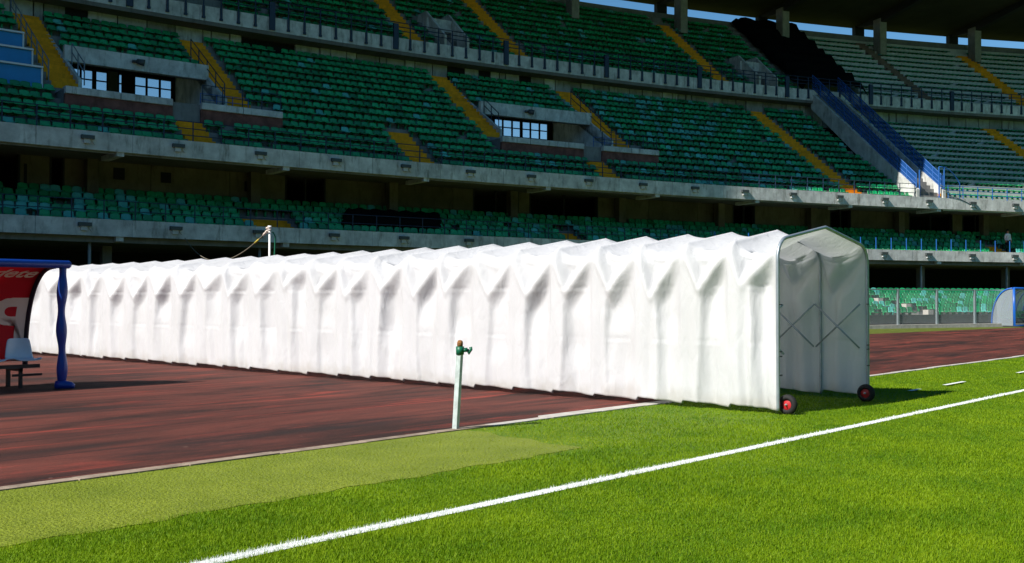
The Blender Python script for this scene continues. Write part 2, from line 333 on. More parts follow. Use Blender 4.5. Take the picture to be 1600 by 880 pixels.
edge = .058 + rng.normal(0, .012, len(gx)); pm = (np.abs(gy - 5.105) < edge).astype(float) * np.clip(rng.normal(.95, .12, len(gx)), .5, 1)
go = blades('grass', gx, gy, .024 + .004 * np.sin(gx * 2) , .0028 + .00042 * gd, 'grass', paint=pm)
tag(go, 'bright green mown grass of the football pitch', 'grass', kind='stuff')
tx, ty, td = scatter(420000, True)
to = blades('turf_fibre', tx, ty, .016 + 0 * tx, .0026 + .0004 * td, 'turf', lean=.9)
tag(to, 'short pale olive turf in a strip along the kerb', 'turf', kind='stuff')

# ------------------------------------------------------------------ players' tunnel
XL, XR, YF = 12.10, 14.85, 6.35; W = XR - XL; ZW, ZE, ZR, CR = 1.98, 2.27, 2.456, .27
tun = thing('players_tunnel', 'long white tarpaulin extendable tunnel on wheels leading from the stand to the pitch', 'tunnel', (XL + W / 2, YF, 0))
NB = 26
ribs_s = [.70 * i + .0098 * i * i for i in range(NB + 1)]
def arch(npw=64, npc=14, npr=12):
    """outline of one rib from left foot over the ridge to right foot: (x, z, nx, nz) with inward normal, and wall side"""
    half = []
    for k in range(npw): z = ZW * k / npw; half.append((0, z, 1, 0))
    for k in range(npc):
        a = (PI / 2 - .165) * k / npc; half.append((CR * (1 - math.cos(a)), ZW + CR * math.sin(a) * 1.06, math.cos(a), -math.sin(a)))
    x0, z0 = CR * (1 - math.cos(PI / 2 - .165)), ZW + CR * 1.06 * math.sin(PI / 2 - .165)
    for k in range(npr + 1):
        q = k / npr; x = x0 + (W / 2 - x0) * q; z = z0 + (ZR - z0) * (q - .04 * math.sin(PI * q) * 0); half.append((x, z, .1, -.99))
    full = [(x, z, nx, nz, 0) for x, z, nx, nz in half] + [(W - x, z, -nx, nz, 1) for x, z, nx, nz in half[-2::-1]]
    return full
AR = arch()
def sm(a): a = min(1, max(0, a)); return a * a * (3 - 2 * a)
def canvas():
    NU = 30; rows = []
    prm = []
    for i in range(NB):
        prm.append([dict(zV=random.uniform(1.47, 1.70), e=random.uniform(.75, 1.1), uc=random.uniform(.50, .74), A=random.uniform(.08, .18), zt=random.uniform(.3, 1.0), u0=random.uniform(.56, .78), a=random.uniform(.65, 1.3), ph=random.uniform(0, 6.28), ph2=random.uniform(0, 6.28), f=random.uniform(1.3, 3.0), c1=random.random(), c2=random.random(), b=random.uniform(0, .025)) for _ in (0, 1)])
    vs = []; cols = 0
    for i in range(NB):
        L = ribs_s[i + 1] - ribs_s[i]; amp = .125 * min(1.15, .85 / L + .1)
        for j in range(NU + (1 if i == NB - 1 else 0)):
            u = j / NU; s = max(0, math.sin(PI * u)); s8 = s ** .75; y = YF + ribs_s[i] + L * u
            for (x, z, nx, nz, side) in AR:
                p = prm[i][side]; u0 = p['u0']
                q1 = (u / u0) if u < u0 else (1 - u) / (1 - u0)          # 0 at the ribs, 1 at the V
                zl = 2.12 - (2.12 - p['zV']) * q1 ** p['e']
                q = z - zl; d = 0
                if z < 2.36 and abs(nx) > .12 or z <= ZW:
                    top = sm(q / .30)
                    d += amp * 1.15 * p['a'] * s8 * top                       # pocket above the V fold
                    d -= .030 * s8 * math.exp(-(q / .08) ** 2)                # ridge of the fold
                    below = sm((-q - .01) / .30)
                    # drape under the fold: flush near the far rib, a sharp edge, then a hollow easing out towards the near rib
                    uc = p['uc'] + .05 * math.sin(z * 2.3 + p['ph']); wv = min(1, u / uc)
                    saw = (wv ** .9) * ((1 - wv) ** .5) * 2.0
                    zfac = .50 + .50 * sm((z - p['zt']) / .45); zfac *= 1 + .25 * math.sin(z * 3.1 + p['ph2'])
                    d += below * p['A'] * saw * zfac
                    d += .024 * p['a'] * s8 * math.sin(2 * PI * p['f'] * u + p['ph'] + .7 * math.sin(z * 2.1 + p['ph2'])) * (.4 + .6 * sm((1.6 - z) / 1.0))
                    # pull wrinkles fanning out from both rib shoulders
                    for uu, ph in ((u * L, p['ph']), ((1 - u) * L, p['ph2'])):
                        dist = math.hypot(uu, z - 2.12); ang = math.atan2(2.12 - z, uu + .02)
                        d += .013 * s8 * math.sin(ang * 11 + ph) * math.exp(-dist / .45)
                    for zc, cc in ((1.60, p['c1']), (.86, p['c2'])):          # short flattened creases from packing
                        if abs(z - zc) < .12:
                            cw = sm((u - .12) / .12) * sm((p['uc'] + .12 - u) / .12) * (.35 + .65 * cc)
                            d += cw * (.010 * math.exp(-((z - zc - .035) / .03) ** 2) - .012 * math.exp(-((z - zc) / .018) ** 2))
                elif z > ZW:
                    rf = sm((z - 2.30) / .14); d += amp * 1.15 * p['a'] * s8 * (1 - rf * .42) + .012 * s * math.sin(x * 5 + p['ph']) * rf
                zz = z
                if z < .30: zz = z + (1 - z / .30) * (.045 + p['b'] + .045 * u)  # each panel's hem rises towards its far end
                vs.append((XL + x + nx * d, y, zz + nz * d))
            cols += 1
    m = len(AR); fs = [(c * m + k, c * m + k + 1, (c + 1) * m + k + 1, (c + 1) * m + k) for c in range(cols - 1) for k in range(m - 1)]
    me = bpy.data.meshes.new('canvas_cover'); me.from_pydata(vs, [], fs); me.polygons.foreach_set('use_smooth', [True] * len(fs)); me.materials.append(M['canvas'])
    o = link('canvas_cover', me, tun); so_ = o.modifiers.new('thick', 'SOLIDIFY'); so_.thickness = .006; so_.offset = 0
    return o
canvas()
for i in range(NB + 1):
    rad = .023 if i == 0 else .017
    pts = [(XL + x + nx * (.028 if i else -.004), YF + ribs_s[i] - (.012 if i == 0 else 0), z + nz * (.03 if i else -.004)) for (x, z, nx, nz, sd) in AR[::3]]
    pts[0] = (pts[0][0], pts[0][1], .05); pts[-1] = (pts[-1][0], pts[-1][1], .05)
    MB().tube(pts, rad, 8).build('rib', 'galv', tun, True)
for i in range(7):
    ya, yb = YF + ribs_s[i] + .02, YF + ribs_s[i + 1]
    for X in (XL + .19, XR - .19):
        sg = .012 if X < 13 else -.012
        MB().tube([(X, ya, 1.40), (X, yb, .76)], .013, 6).build('brace', 'galv', tun, True)
        MB().tube([(X + sg * 2, ya, .76), (X + sg * 2, yb, 1.40)], .013, 6).build('brace', 'galv', tun, True)
for X in (XL + .03, XR - .03):
    for z in (.50, .74, .8, 1.40): MB().tube([(X - .035, YF - .03, z), (X + .035, YF - .03, z)], .009, 6).build('bolt', 'darksteel', tun)
def wheel(X, Y, rad=.128):
    wh = link('wheel', None, tun, (X, Y, rad))
    wh.matrix_parent_inverse = Matrix.Translation(-Vector(tun.location))
    def ring(prof, name, m, n=28):
        vs = []; fs = []; k = len(prof)
        for j in range(n):
            a = 2 * PI * j / n
            for (xx, rr) in prof: vs.append((X + xx, Y + rr * math.cos(a), rad + rr * math.sin(a)))
        for j in range(n):
            for q in range(k): q2 = (q + 1) % k; fs.append((j * k + q, j * k + q2, ((j + 1) % n) * k + q2, ((j + 1) % n) * k + q))
        mb = MB(); mb.add(vs, fs); mb.build(name, m, wh, True)
    ring([(-.042, .068), (-.045, .095), (-.032, .120), (-.012, .128), (.012, .128), (.032, .120), (.045, .095), (.042, .068)], 'tyre', 'rubber')
    ring([(-.030, .004), (-.034, .03), (-.022, .045), (-.03, .071), (.03, .071), (.022, .045), (.034, .03), (.030, .004)], 'rim', 'redrim')
    MB().tube([(X - .05, Y, rad), (X + .05, Y, rad)], .014, 10).build('hub', 'chrome', wh, True)
    MB().tube([(X - .075, Y, rad), (X + .075, Y, rad)], .008, 6).build('axle', 'galv', wh, True)
    MB().box((X + .06, Y - .015, rad - .02), (X + .075, Y + .16, rad + .02)).build('axle_bracket', 'galv', wh)
wheel(12.20, 6.26); wheel(14.46, 6.20)

# ------------------------------------------------------------------ little post with green clip, pole with rope
p = thing('boundary_post', 'thin pale metal post with green clip and rusty top at the kerb', 'post', (8.27, 8.30, 0))
lean = .055
def lp(z): q = z / 1.0; return (8.27 + lean * q * .67, 8.30 - lean * q * .74)
b0, b1 = lp(0), lp(.93)
mb = MB(); h = .03; ca, sa = math.cos(.25), math.sin(.25)
vs = [(b[0] + (sx * ca - sy * sa) * h, b[1] + (sx * sa + sy * ca) * h, z) for b, z in ((b0, 0), (b1, .93)) for sx, sy in ((-1, -1), (1, -1), (1, 1), (-1, 1))]
mb.add(vs, [(3, 2, 1, 0), (4, 5, 6, 7), (0, 1, 5, 4), (1, 2, 6, 5), (2, 3, 7, 6), (3, 0, 4, 7)]); mb.build('shaft', 'postgrey', p, bevel=.005)
c = lp(.90)
clip = MB().tube([(c[0], c[1], .845), (c[0], c[1], .935)], .046, 10).build('clip_collar', 'postgreen', p, True)
mb = MB(); rx, ry = .669, -.743
mb.tube([(c[0] + rx * .03, c[1] + ry * .03, .895), (c[0] + rx * .085, c[1] + ry * .085, .897)], .026, 8)
mb.tube([(c[0] + rx * .085 + ry * -.03, c[1] + ry * .085 + rx * .03, .897), (c[0] + rx * .10, c[1] + ry * .10, .86), (c[0] + rx * .125, c[1] + ry * .125, .90), (c[0] + rx * .12, c[1] + ry * .12, .93)], .018, 7); mb.build('hook', 'postgreen', p, True)
mb = MB(); mb.tube([(c[0], c[1], .93), (c[0], c[1], .975), (c[0] + .003, c[1], 1.0), (c[0] + .004, c[1], 1.008)], [.032, .034, .026, .006], 10); mb.build('cap', 'rust', p, True)

p = thing('rope_pole', 'white pole tied with rope standing behind the tunnel', 'pole', (15.6, 22.4, 0))
MB().tube([(15.6, 22.4, 0), (15.6, 22.4, 3.33)], .028, 10).build('shaft', 'white', p, True)
MB().tube([(15.6, 22.4, 3.26), (15.6, 22.4, 3.37)], .05, 10).build('cap', 'white', p, True)
mb = MB(); mb.tube([(15.57 + .06 * math.cos(a), 22.4 + .06 * math.sin(a), 3.20 + .012 * a) for a in np.arange(0, 12.6, .5)], .018, 6); mb.build('rope_coil', 'cream', p, True)
MB().tube([(15.66, 22.36, 3.22), (15.72, 22.33, 3.1), (15.71, 22.33, 2.8), (15.68, 22.35, 2.0), (15.68, 22.35, 0)], .02, 6).build('hose', 'postgreen', p, True)
r_ = thing('rope', 'slack rope hanging from the white pole towards the left', 'rope', (15.5, 22.5, 3.2))
pa, pb = Vector((15.56, 22.44, 3.24)), Vector(pol(9.42, R0 - .03, 4.25))
pts = []
for k in range(33): q = k / 32; v = pa.lerp(pb, q); v.z -= 3.6 * q * (1 - q); pts.append(v)
MB().tube(pts, .016, 6).build('strand', 'rope', r_, True)
MB().tube([pa.lerp(pts[1], k / 4) for k in range(5)], [.02, .04, .03, .035, .02], 6).build('knot', 'cream', r_, True)
MB().tube(pts[2:4], .026, 6).build('tape', 'yellowtape', r_, True)

# ------------------------------------------------------------------ grandstand
GS = thing('grandstand', 'curved three tier concrete grandstand with green seats and yellow aisle stairs', 'grandstand', pol(16, R0, 0))
def frames(): return [8.49 + 2.53 * k for k in range(-2, 12)]
T2, DR, RISE, Z2 = 15, .8, .54, 8.3                      # middle tier: rows, tread, rise, first floor height
def z2(k): return Z2 + RISE * k
def rowprof(k0, k1, r_first, tread, rise, z0, thick=.55, rend=None):
    top = []
    for k in range(k0, k1): top += [(r_first + tread * k, z0 + rise * k), (r_first + tread * (k + 1), z0 + rise * k)]
    # front riser of the first row, then the sloping underside
    a, b = top[0], top[-1]
    return [(a[0], a[1] - thick)] + top + [(b[0], b[1] - thick)]
VOMS = [(8.45, 10.65, 8.0, 11.35, 9.56, 10.0), (16.06, 18.62, 15.62, 19.3, 17.48, 17.92)]     # pit, landing, lower stair
STAIR = (25.62, 26.34)
mb = MB()
RF2 = R0 + .12
mb.extr(rowprof(0, 4, R0 + .12, DR, RISE, Z2), TA, STAIR[0] - .02)
def upper_secs(lo, hi):
    cur = lo; out = []
    for p0, p1, l0, l1, *_ in VOMS: out.append((cur, l0)); cur = l1
    out.append((cur, hi)); return out
for a, b in upper_secs(TA, STAIR[0] - .02): mb.extr(rowprof(4, T2, R0 + .12, DR, RISE, Z2), a, b)
for p0, p1, l0, l1, *_ in VOMS:
    for a, b in ((l0, p0), (p1, l1)): mb.extr(rowprof(6, T2, R0 + .12, DR, RISE, Z2), a, b)
    pf = rowprof(9, T2, R0 + .12, DR, RISE, Z2, .06); pf[-1] = (pf[-1][0], 15.2); mb.extr(pf, p0, p1)
    mb.pbox(l0, l1, RF2 + 3.4 * DR, RF2 + 6 * DR + .02, z2(3) - .6, 10.85)
    mb.pbox(p0, p1, R0 + .12 + 6 * DR + .02, R0 + 12.1, 10.1, 10.845)
mb.build('terrace', 'terrace', GS)
mb = MB(); mb.extr(rowprof(0, T2, R0 + .12, DR, RISE, Z2), STAIR[1] + .02, TB); mb.build('side_terrace', 'terrace_pale', GS)
# gallery tier
G1, GR, GZ = 5, .35, 4.55
mb = MB(); mb.extr(rowprof(0, G1, R0 + .12, DR, GR, GZ, .3), TA, TB); mb.pbox(TA, TB, R0 + .3, R0 + 13, 3.95, 4.2); mb.build('gallery_terrace', 'terrace', GS)
# soffit under the middle tier
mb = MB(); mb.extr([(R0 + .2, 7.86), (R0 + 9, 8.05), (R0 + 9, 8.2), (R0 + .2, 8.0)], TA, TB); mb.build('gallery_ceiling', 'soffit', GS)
# upper tier
U1, UD, UR, UZ, UF = 13, .86, .65, 17.75, R0 + 11.15
UV = [(15.98, 16.45), (24.15, 24.6)]
cur = TA; mb = MB()
for a, b in UV: mb.extr(rowprof(0, U1, UF, UD, UR, UZ, .5), cur, a); mb.extr(rowprof(4, U1, UF, UD, UR, UZ, .4), a, b); cur = b
mb.extr(rowprof(0, U1, UF, UD, UR, UZ, .5), cur, 27.4); mb.build('upper_terrace', 'terrace', GS)
mb = MB(); mb.extr(rowprof(0, U1, UF, UD, UR, UZ, .5), 27.4, 42); mb.build('upper_side_terrace', 'terrace_pale', GS)
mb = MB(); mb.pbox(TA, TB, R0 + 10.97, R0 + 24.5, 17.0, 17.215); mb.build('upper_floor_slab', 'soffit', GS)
UTOP = UF + U1 * UD
# fascia panels
def fascia(z0, z1, r0, r1, seg, m='concrete', name='fascia_panel', a=TA, b=TB, off=0):
    n = int(round((b - a) / seg)); seg = (b - a) / n
    for k in range(n):
        j = random.uniform(-.008, .008)
        o = MB().pbox(a + seg * k + dt(.008), a + seg * (k + 1) - dt(.008), r0 + j, r1, z0, z1, 3).build(name, m, GS)
fascia(7.84, 8.62, R0 - .06, R0 + .13, 2.53 / 2, off=.4)
fascia(4.2, 4.92, R0 - .06, R0 + .13, 2.53 / 2)
fascia(17.22, 18.06, R0 + 10.95, R0 + 11.16, dt(4.0, R0 + 11), b=42)
# concrete cap strips keep an uneven drip edge
# radial beams and gallery columns
for t in frames():
    MB().pbox(t - dt(.16), t + dt(.16), R0 + .0, R0 + 2.0, 7.66, 7.87, 1).build('beam', 'concrete', GS)
    MB().pbox(t - dt(.16), t + dt(.16), R0 + .0, R0 + 2.0, 4.0, 4.21, 1).build('beam', 'concrete', GS)
    MB().pbox(t - dt(.25), t + dt(.25), R0 + 3.6, R0 + 4.1, 4.6, 8.0, 1).build('gallery_column', 'ochre', GS)
    MB().pbox(t - dt(.2), t + dt(.2), R0 + 1.6, R0 + 2.0, 0, 3.86, 1).build('ground_column', 'soffit', GS)
    MB().tube([pol(t - .35, R0 + .6, 0), pol(t - .35, R0 + .6, 4.0)], .07, 8).build('drain_pipe', 'panel', GS, True)
# gallery back wall with dark openings (doors and boarded bays)
openings = [(7.1, 7.55, 0), (7.95, 8.15, 0), (11.62, 12.35, 1), (15.3, 16.3, 1), (16.55, 18.15, 1), (21.6, 22.2, 1), (24.3, 24.9, 1), (26.6, 27.9, 1), (28.2, 29.0, 1)]
cur = TA
for a, b, kind in openings + [(TB, TB, 0)]:
    q = cur
    while q < a - .01:
        e = min(a, q + 1.26)
        if a - e < .2: e = a
        MB().pbox(q + .004, e - .004, R0 + 4.25, R0 + 4.5, 4.6, 8.1, 2).build('gallery_wall_panel', 'ochre', GS); q = e
    if b > a:
        MB().pbox(a, a + dt(.07), R0 + 4.22, R0 + 4.5, 5.9, 8.1, 1).build('door_jamb', 'roofbeam', GS); MB().pbox(b - dt(.07), b, R0 + 4.22, R0 + 4.5, 5.9, 8.1, 1).build('door_jamb', 'roofbeam', GS)
        if kind: MB().pbox((a + b) / 2 - dt(.04), (a + b) / 2 + dt(.04), R0 + 4.24, R0 + 4.4, 5.9, 8.1, 1).build('door_mullion', 'roofbeam', GS)
    cur = b
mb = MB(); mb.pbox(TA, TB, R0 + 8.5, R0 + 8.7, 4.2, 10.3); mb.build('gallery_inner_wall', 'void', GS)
# small wall hatches and dark patches on the gallery wall
for t, z, wd, h in [(8.60, 7.45, .22, .5), (8.93, 7.42, .5, .55), (9.64, 7.40, .48, .5), (11.0, 7.25, .5, .5), (7.62, 7.1, .12, .9)]:
    MB().pbox(t - dt(wd / 2), t + dt(wd / 2), R0 + 4.215, R0 + 4.26, z - h / 2, z + h / 2, 1).build('wall_hatch', 'void', GS)
# ground tier back wall
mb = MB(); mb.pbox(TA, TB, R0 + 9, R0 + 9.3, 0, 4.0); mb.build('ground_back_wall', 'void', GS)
# wall behind the middle tier: tall panels of different greys with dark gaps
RB = R0 + 12.14; q = TA
while q < 37:
    wd = random.choice([.5, .7, .9, 1.1, 1.3, 1.6]); e = q + dt(wd, RB)
    if not any(q < g[1] and e > g[0] for g in [(11.95, 12.75)]):
        inv = any(q < v[1] and e > v[0] for v in VOMS)
        MB().pbox(q + .01, e - .01, RB + random.uniform(0, .12), RB + .3, 15.6 if inv else 15.4, 17.0, 1).build('wall_panel', 'panel', GS)
    q = e
mb = MB(); 
for a, b in [(TA, VOMS[0][0]), (VOMS[0][1], VOMS[1][0]), (VOMS[1][1], TB)]: mb.pbox(a, b, RB + .3, RB + .5, 8.2, 17.0)
for v in VOMS: mb.pbox(v[0], v[1], RB + .05, RB + .5, 13.88, 17.0)
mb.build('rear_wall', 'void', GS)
# ------------------------------------------------------------------ roof
def zr(r): return 27.15 + (R0 + 24 - r) * .085
ra, rb = R0 - 2.4, R0 + 23.2
mb = MB(); mb.extr([(ra, zr(ra)), (rb, zr(rb)), (rb, zr(rb) + .5), (ra, zr(ra) + .5)], -40, 60); mb.build('roof', 'roofm', GS)
COLT = [20.53 + 3.06 * k for k in range(-4, 6)]
for t in COLT:
    mb = MB(); mb.extr([(R0 + 5, zr(R0 + 5) - .25), (R0 + 19.5, zr(R0 + 19.5) - .75), (R0 + 23.1, zr(R0 + 23.1) - .1), (R0 + 23.1, zr(R0 + 23.1) + .1), (R0 + 5, zr(R0 + 5) + .1)], t - dt(.28, R0 + 20), t + dt(.28, R0 + 20), 1); mb.build('roof_beam', 'roofbeam', GS)
    k = (19.8 - 11.15) / UD; zf = UZ + UR * int(k)
    MB().pbox(t - dt(.36, R0 + 20), t + dt(.36, R0 + 20), R0 + 19.2, R0 + 20.2, zf - .4, zr(R0 + 20) - .3, 1).build('roof_column', 'roofcol', GS, bevel=.04)
    MB().pbox(t - dt(.5, R0 + 23), t + dt(.5, R0 + 23), R0 + 22.6, R0 + 23.1, UZ + UR * U1 - 1.2, zr(R0 + 23) + .2, 1).build('roof_pillar', 'roofbeam', GS)
mb = MB(); mb.pbox(-40, 60, UTOP, UTOP + .25, UZ + UR * (U1 - 2), UZ + UR * U1 + .10); mb.build('upper_parapet', 'terrace', GS)

# the rest of the oval: plain tiers and roof closing the bowl beside and behind the camera
def bowl():
    CXo, CYo, A, B = -4.1, -29.0, 113.0, 73.0
    pr = [(-9.5, 0), (-9.5, .7), (0, 2.2), (0, 4.9), (4, 6.6), (4, 8.4), (12, 16.4), (11, 17.2), (11, 18), (22.3, 26.3), (22.6, 26.3), (22.6, 0)]
    rf_ = [(-3.3, 29.4), (23.2, 27.2), (23.2, 27.7), (-3.3, 29.9)]
    for name, pf, m in (('stadium_bowl', pr, 'bowlgreen'), ('stadium_bowl_roof', rf_, 'roofm')):
        mb = MB(); N = 90; a0, a1 = R(-338), R(-206); a0, a1 = R(22), R(-212); vs = []; fs = []; m_ = len(pf)
        for j in range(N + 1):
            a = a0 + (a1 - a0) * j / N; x, y = CXo + A * math.cos(a), CYo + B * math.sin(a); nx, ny = math.cos(a) / A, math.sin(a) / B; l_ = math.hypot(nx, ny); nx /= l_; ny /= l_
            for r, z in pf: vs.append((x + nx * r, y + ny * r, z))
        for j in range(N):
            for k in range(m_): k2 = (k + 1) % m_; fs.append((j * m_ + k, j * m_ + k2, (j + 1) * m_ + k2, (j + 1) * m_ + k))
        fs += [tuple(range(m_ - 1, -1, -1)), tuple(N * m_ + k for k in range(m_))]
        mb.add(vs, fs); struct(mb.build(name, m))
bowl()
mb = MB(); mb.extr([(166, 0), (R0, 2.2), (R0, 8.4), (R0 + 12, 16.4), (R0 + 11, 18), (R0 + 22.3, 26.3), (R0 + 22.6, 26.3), (R0 + 22.6, 0)], -32, TA); struct(mb.build('stadium_bowl', 'bowlgreen'))

# ------------------------------------------------------------------ yellow aisle stairs
def aisle(t0, t1, rf, tread, rise, z0, d0, d1, m='yellow', label=None):
    """steps between rows d0..d1 (counted in rows); two steps to a row"""
    tc = (t0 + t1) / 2; root = link('aisle_stair', None, GS, pol(tc, rf + tread * d0, z0 + rise * d0)); root.matrix_parent_inverse = Matrix.Translation(-Vector(GS.location))
    wd = (t1 - t0)
    k = d0
    while k < d1 - 1e-6:
        r0 = rf + tread * k; z = z0 + rise * k
        # whole-row tread, a hair above the concrete, and a half step against the next riser
        MB().pbox(t0, t1, r0 - .012, r0 + tread * .5, z - rise * .55, z + .012, 1).build('step', m, root)
        MB().pbox(t0, t1, r0 + tread * .5, r0 + tread + .01, z - .05, z + rise * .5, 1).build('step', m, root)
        k += 1
    return root
RF2 = R0 + .12
AIS2 = [(8.02, 8.43, 6, 15), (10.68, 11.10, 6, 15), (9.58, 10.0, 0, 4), (15.63, 16.04, 6, 15), (13.44, 13.87, 0, 5), (18.65, 19.07, 6, 15), (17.5, 17.92, 0, 4), (23.82, 24.25, 0, 15), (31.0, 31.4, 0, 15)]
for a in AIS2: aisle(a[0], a[1], RF2, DR, RISE, Z2, a[2], a[3])
for t0, t1 in ((10.6, 11.35), (16.7, 17.1), (28.05, 28.6)): aisle(t0, t1, RF2, DR, GR, GZ, 0, 3)
AIS1 = [(10.6, 11.35), (16.7, 17.1), (28.05, 28.6)]
AIS3 = [(15.2, 15.55, 'yellow'), (17.65, 18.0, 'yellow'), (23.0, 23.35, 'yellow'), (29.25, 29.55, 'brownstep'), (32.35, 32.75, 'yellow')]
for t0, t1, m in AIS3: aisle(t0, t1, UF, UD, UR, UZ, 0, 11 if m == 'yellow' else 12, m)

# ------------------------------------------------------------------ vomitories of the middle tier
def flood(t, r, z, label):
    o = thing('floodlight', label, 'floodlight', pol(t, r, z))
    MB().tube([pol(t, r + .1, z + .02), pol(t, r - .16, z + .02)], .02, 6).build('bracket', 'lampwhite', o)
    a = pol(t + dt(.05), r - .12, z); MB().tube([pol(t - dt(.02), r - .14, z + .02), pol(t + dt(.30), r - .30, z - .06)], [.12, .17], 10).build('housing', 'lampgrey', o, True)
    MB().tube([pol(t - dt(.22), r - .06, z), pol(t - dt(.02), r - .14, z)], .07, 8).build('ballast', 'lampgrey', o, True)
for vi, (p0, p1, l0, l1, s0, s1) in enumerate(VOMS):
    v = link('vomitory', None, GS, pol((p0 + p1) / 2, R0 + 5, 10.7)); v.matrix_parent_inverse = Matrix.Translation(-Vector(GS.location))
    rc = R0 + 7.28
    MB().pbox(p0 - .03, p1 + .03, rc, rc + .28, 13.08, 13.86, 3).build('canopy_front', 'concrete', v)
    # side walls under the stairs
    for tt, sg in ((p0, -1), (p1, 1)):
        a, b = (tt - dt(.16), tt) if sg < 0 else (tt, tt + dt(.16))
        MB().extr([(R0 + 4.9, 10.5), (R0 + 12.1, 10.5), (R0 + 12.1, 16.1), (R0 + 4.9, 11.75)], a, b, 1).build('side_wall', 'concrete', v)
    # landing front: coping stones and red riser
    for a, b in ((l0, s0), (s1, l1)):
        n = max(1, int((b - a) / .55))
        for k in range(n):
            aa = a + (b - a) * k / n; bb = a + (b - a) * (k + 1) / n
            MB().pbox(aa + .004, bb - .004, RF2 + 3.4 * DR - .22, RF2 + 3.4 * DR + .25, 10.62, 10.95, 1).build('coping', 'concrete', v, bevel=.03)
        MB().pbox(a, b, RF2 + 3.4 * DR - .13, RF2 + 3.4 * DR + .05, z2(3) - .02, 10.62).build('red_riser', 'redriser', v)
    # window wall at the back: dark frames, clear openings on to the sky
    zf0, zf1 = 10.6, 13.9; rw = RB - .1
    span = p1 - p0
    if vi == 0: bays = [(.10, .49, 'win'), (.49, .56, 'pier'), (.56, .60, 'win'), (.60, .68, 'dark'), (.68, .985, 'win')]
    else: bays = [(.44, .965, 'win')]
    if vi == 0: solid = [(0, .10), (.49, .56), (.60, .68)]
    else: solid = [(0, .44), (.965, 1)]
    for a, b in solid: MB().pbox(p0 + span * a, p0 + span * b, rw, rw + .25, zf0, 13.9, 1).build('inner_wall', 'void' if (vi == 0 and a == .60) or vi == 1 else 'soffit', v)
    for a, b, kd in bays:
        if kd != 'win': continue
        ta, tb = p0 + span * a, p0 + span * b; fw = MB(); wm = (tb - ta) * math.radians(1) * rw
        nb = max(1, int(round(wm / .75)))
        for k in range(nb + 1):
            tt = ta + (tb - ta) * k / nb; hw = .05 if k % 3 else .10
            fw.pbox(tt - dt(hw), tt + dt(hw), rw + .05, rw + .13, zf0, 13.9, 1)
        for zz in (11.5, 12.1, 12.7, 13.3, 13.85): fw.pbox(ta, tb, rw + .06, rw + .12, zz - .035, zz + .035, 1)
        wo_ = fw.build('window', 'roofbeam', v)
        MB().pbox(ta, tb, rw + .085, rw + .095, zf0, 13.9, 1).build('pane', 'glass', v)
flood(9.5, R0 + 7.28, 13.50, 'small grey floodlight on the concrete canopy at the left')
flood(17.1, R0 + 7.28, 13.50, 'small grey floodlight on the concrete canopy right of centre')
# upper tier entrances
for a, b in UV:
    v = link('upper_vomitory', None, GS, pol((a + b) / 2, UF, UZ)); v.matrix_parent_inverse = Matrix.Translation(-Vector(GS.location))
    for tt, sg in ((a, -1), (b, 1)):
        MB().extr([(UF + .3, UZ - .3), (UF + 4.2, UZ - .3), (UF + 4.2, UZ + 3.3), (UF + 3.0, UZ + 3.3), (UF + .3, UZ + 1.1)], tt - .05 if sg < 0 else tt, tt if sg < 0 else tt + .05, 1).build('side_wall', 'concrete', v)
    MB().pbox(a - .1, b + .1, UF + 2.5, UF + 2.75, UZ + 1.95, UZ + 2.75, 1).build('lintel', 'concrete', v)
    fw = MB()
    for q in (.0, .33, .66, 1): fw.pbox(a + (b - a) * q - .012, a + (b - a) * q + .012, UF + 5, UF + 5.06, UZ - .3, UZ + 3, 1)
    for zz in (UZ + .3, UZ + .8, UZ + 1.3, UZ + 1.8): fw.pbox(a, b, UF + 5.0, UF + 5.06, zz - .03, zz + .03, 1)
    fw.build('window', 'roofbeam', v)

# ------------------------------------------------------------------ seats
def seat_mesh(name, m, back=.30, w_=.455, n=5, lift=0.):
    prof = [(-.36, .40, .055), (-.34, .435, .02), (-.15, .405, .0), (-.02, .425, .0), (.03, .43 + back * .45, .015), (.06, .43 + back * .85, .03), (.075, .43 + back, .06)]
    front = []; 
    for (y, z, ins) in prof:
        for k in range(n):
            x = -1 + 2 * k / (n - 1); ww = w_ / 2 - ins * (1 if z > .5 or y < -.3 else 0)
            cv = .05 * x * x
            front.append((x * ww, y - (cv if z > .46 else 0), z + (cv * .5 if z <= .46 else 0) - (.035 * x * x if z > .43 + back * .95 else 0)))
    P_ = len(prof); back_ = []
    for i, (y, z, ins) in enumerate(prof):
        for k in range(n):
            f = front[i * n + k]; back_.append((f[0], f[1] + (.03 if z > .46 else 0), f[2] - (.03 if z <= .46 else 0)))
    vs = [(a, b, c - lift) for a, b, c in front + back_]; o = P_ * n; fs = []
    for i in range(P_ - 1):
        for k in range(n - 1): a = i * n + k; fs.append((a, a + 1, a + n + 1, a + n)); fs.append((o + a, o + a + n, o + a + n + 1, o + a + 1))
    for i in range(P_ - 1):
        a = i * n; fs.append((a, a + n, o + a + n, o + a)); a = i * n + n - 1; fs.append((a, o + a, o + a + n, a + n))
    for k in range(n - 1): fs.append((k, o + k, o + k + 1, k + 1)); a = (P_ - 1) * n + k; fs.append((a, a + 1, o + a + 1, o + a))
    # pedestal
    mb = MB(); mb.v = vs; mb.f = fs; mb.box((-.04, -.06, .02), (.04, .1, .41 - lift))
    return mb.mesh(name, m, True)
SM = {k: seat_mesh('seat_shell', k) for k in ('seat_a', 'seat_b', 'seat_c')}
SL = {k: seat_mesh('low_seat_shell', k, back=.09, w_=.40, lift=.17) for k in ('seat_a', 'seat_b', 'seat_c')}
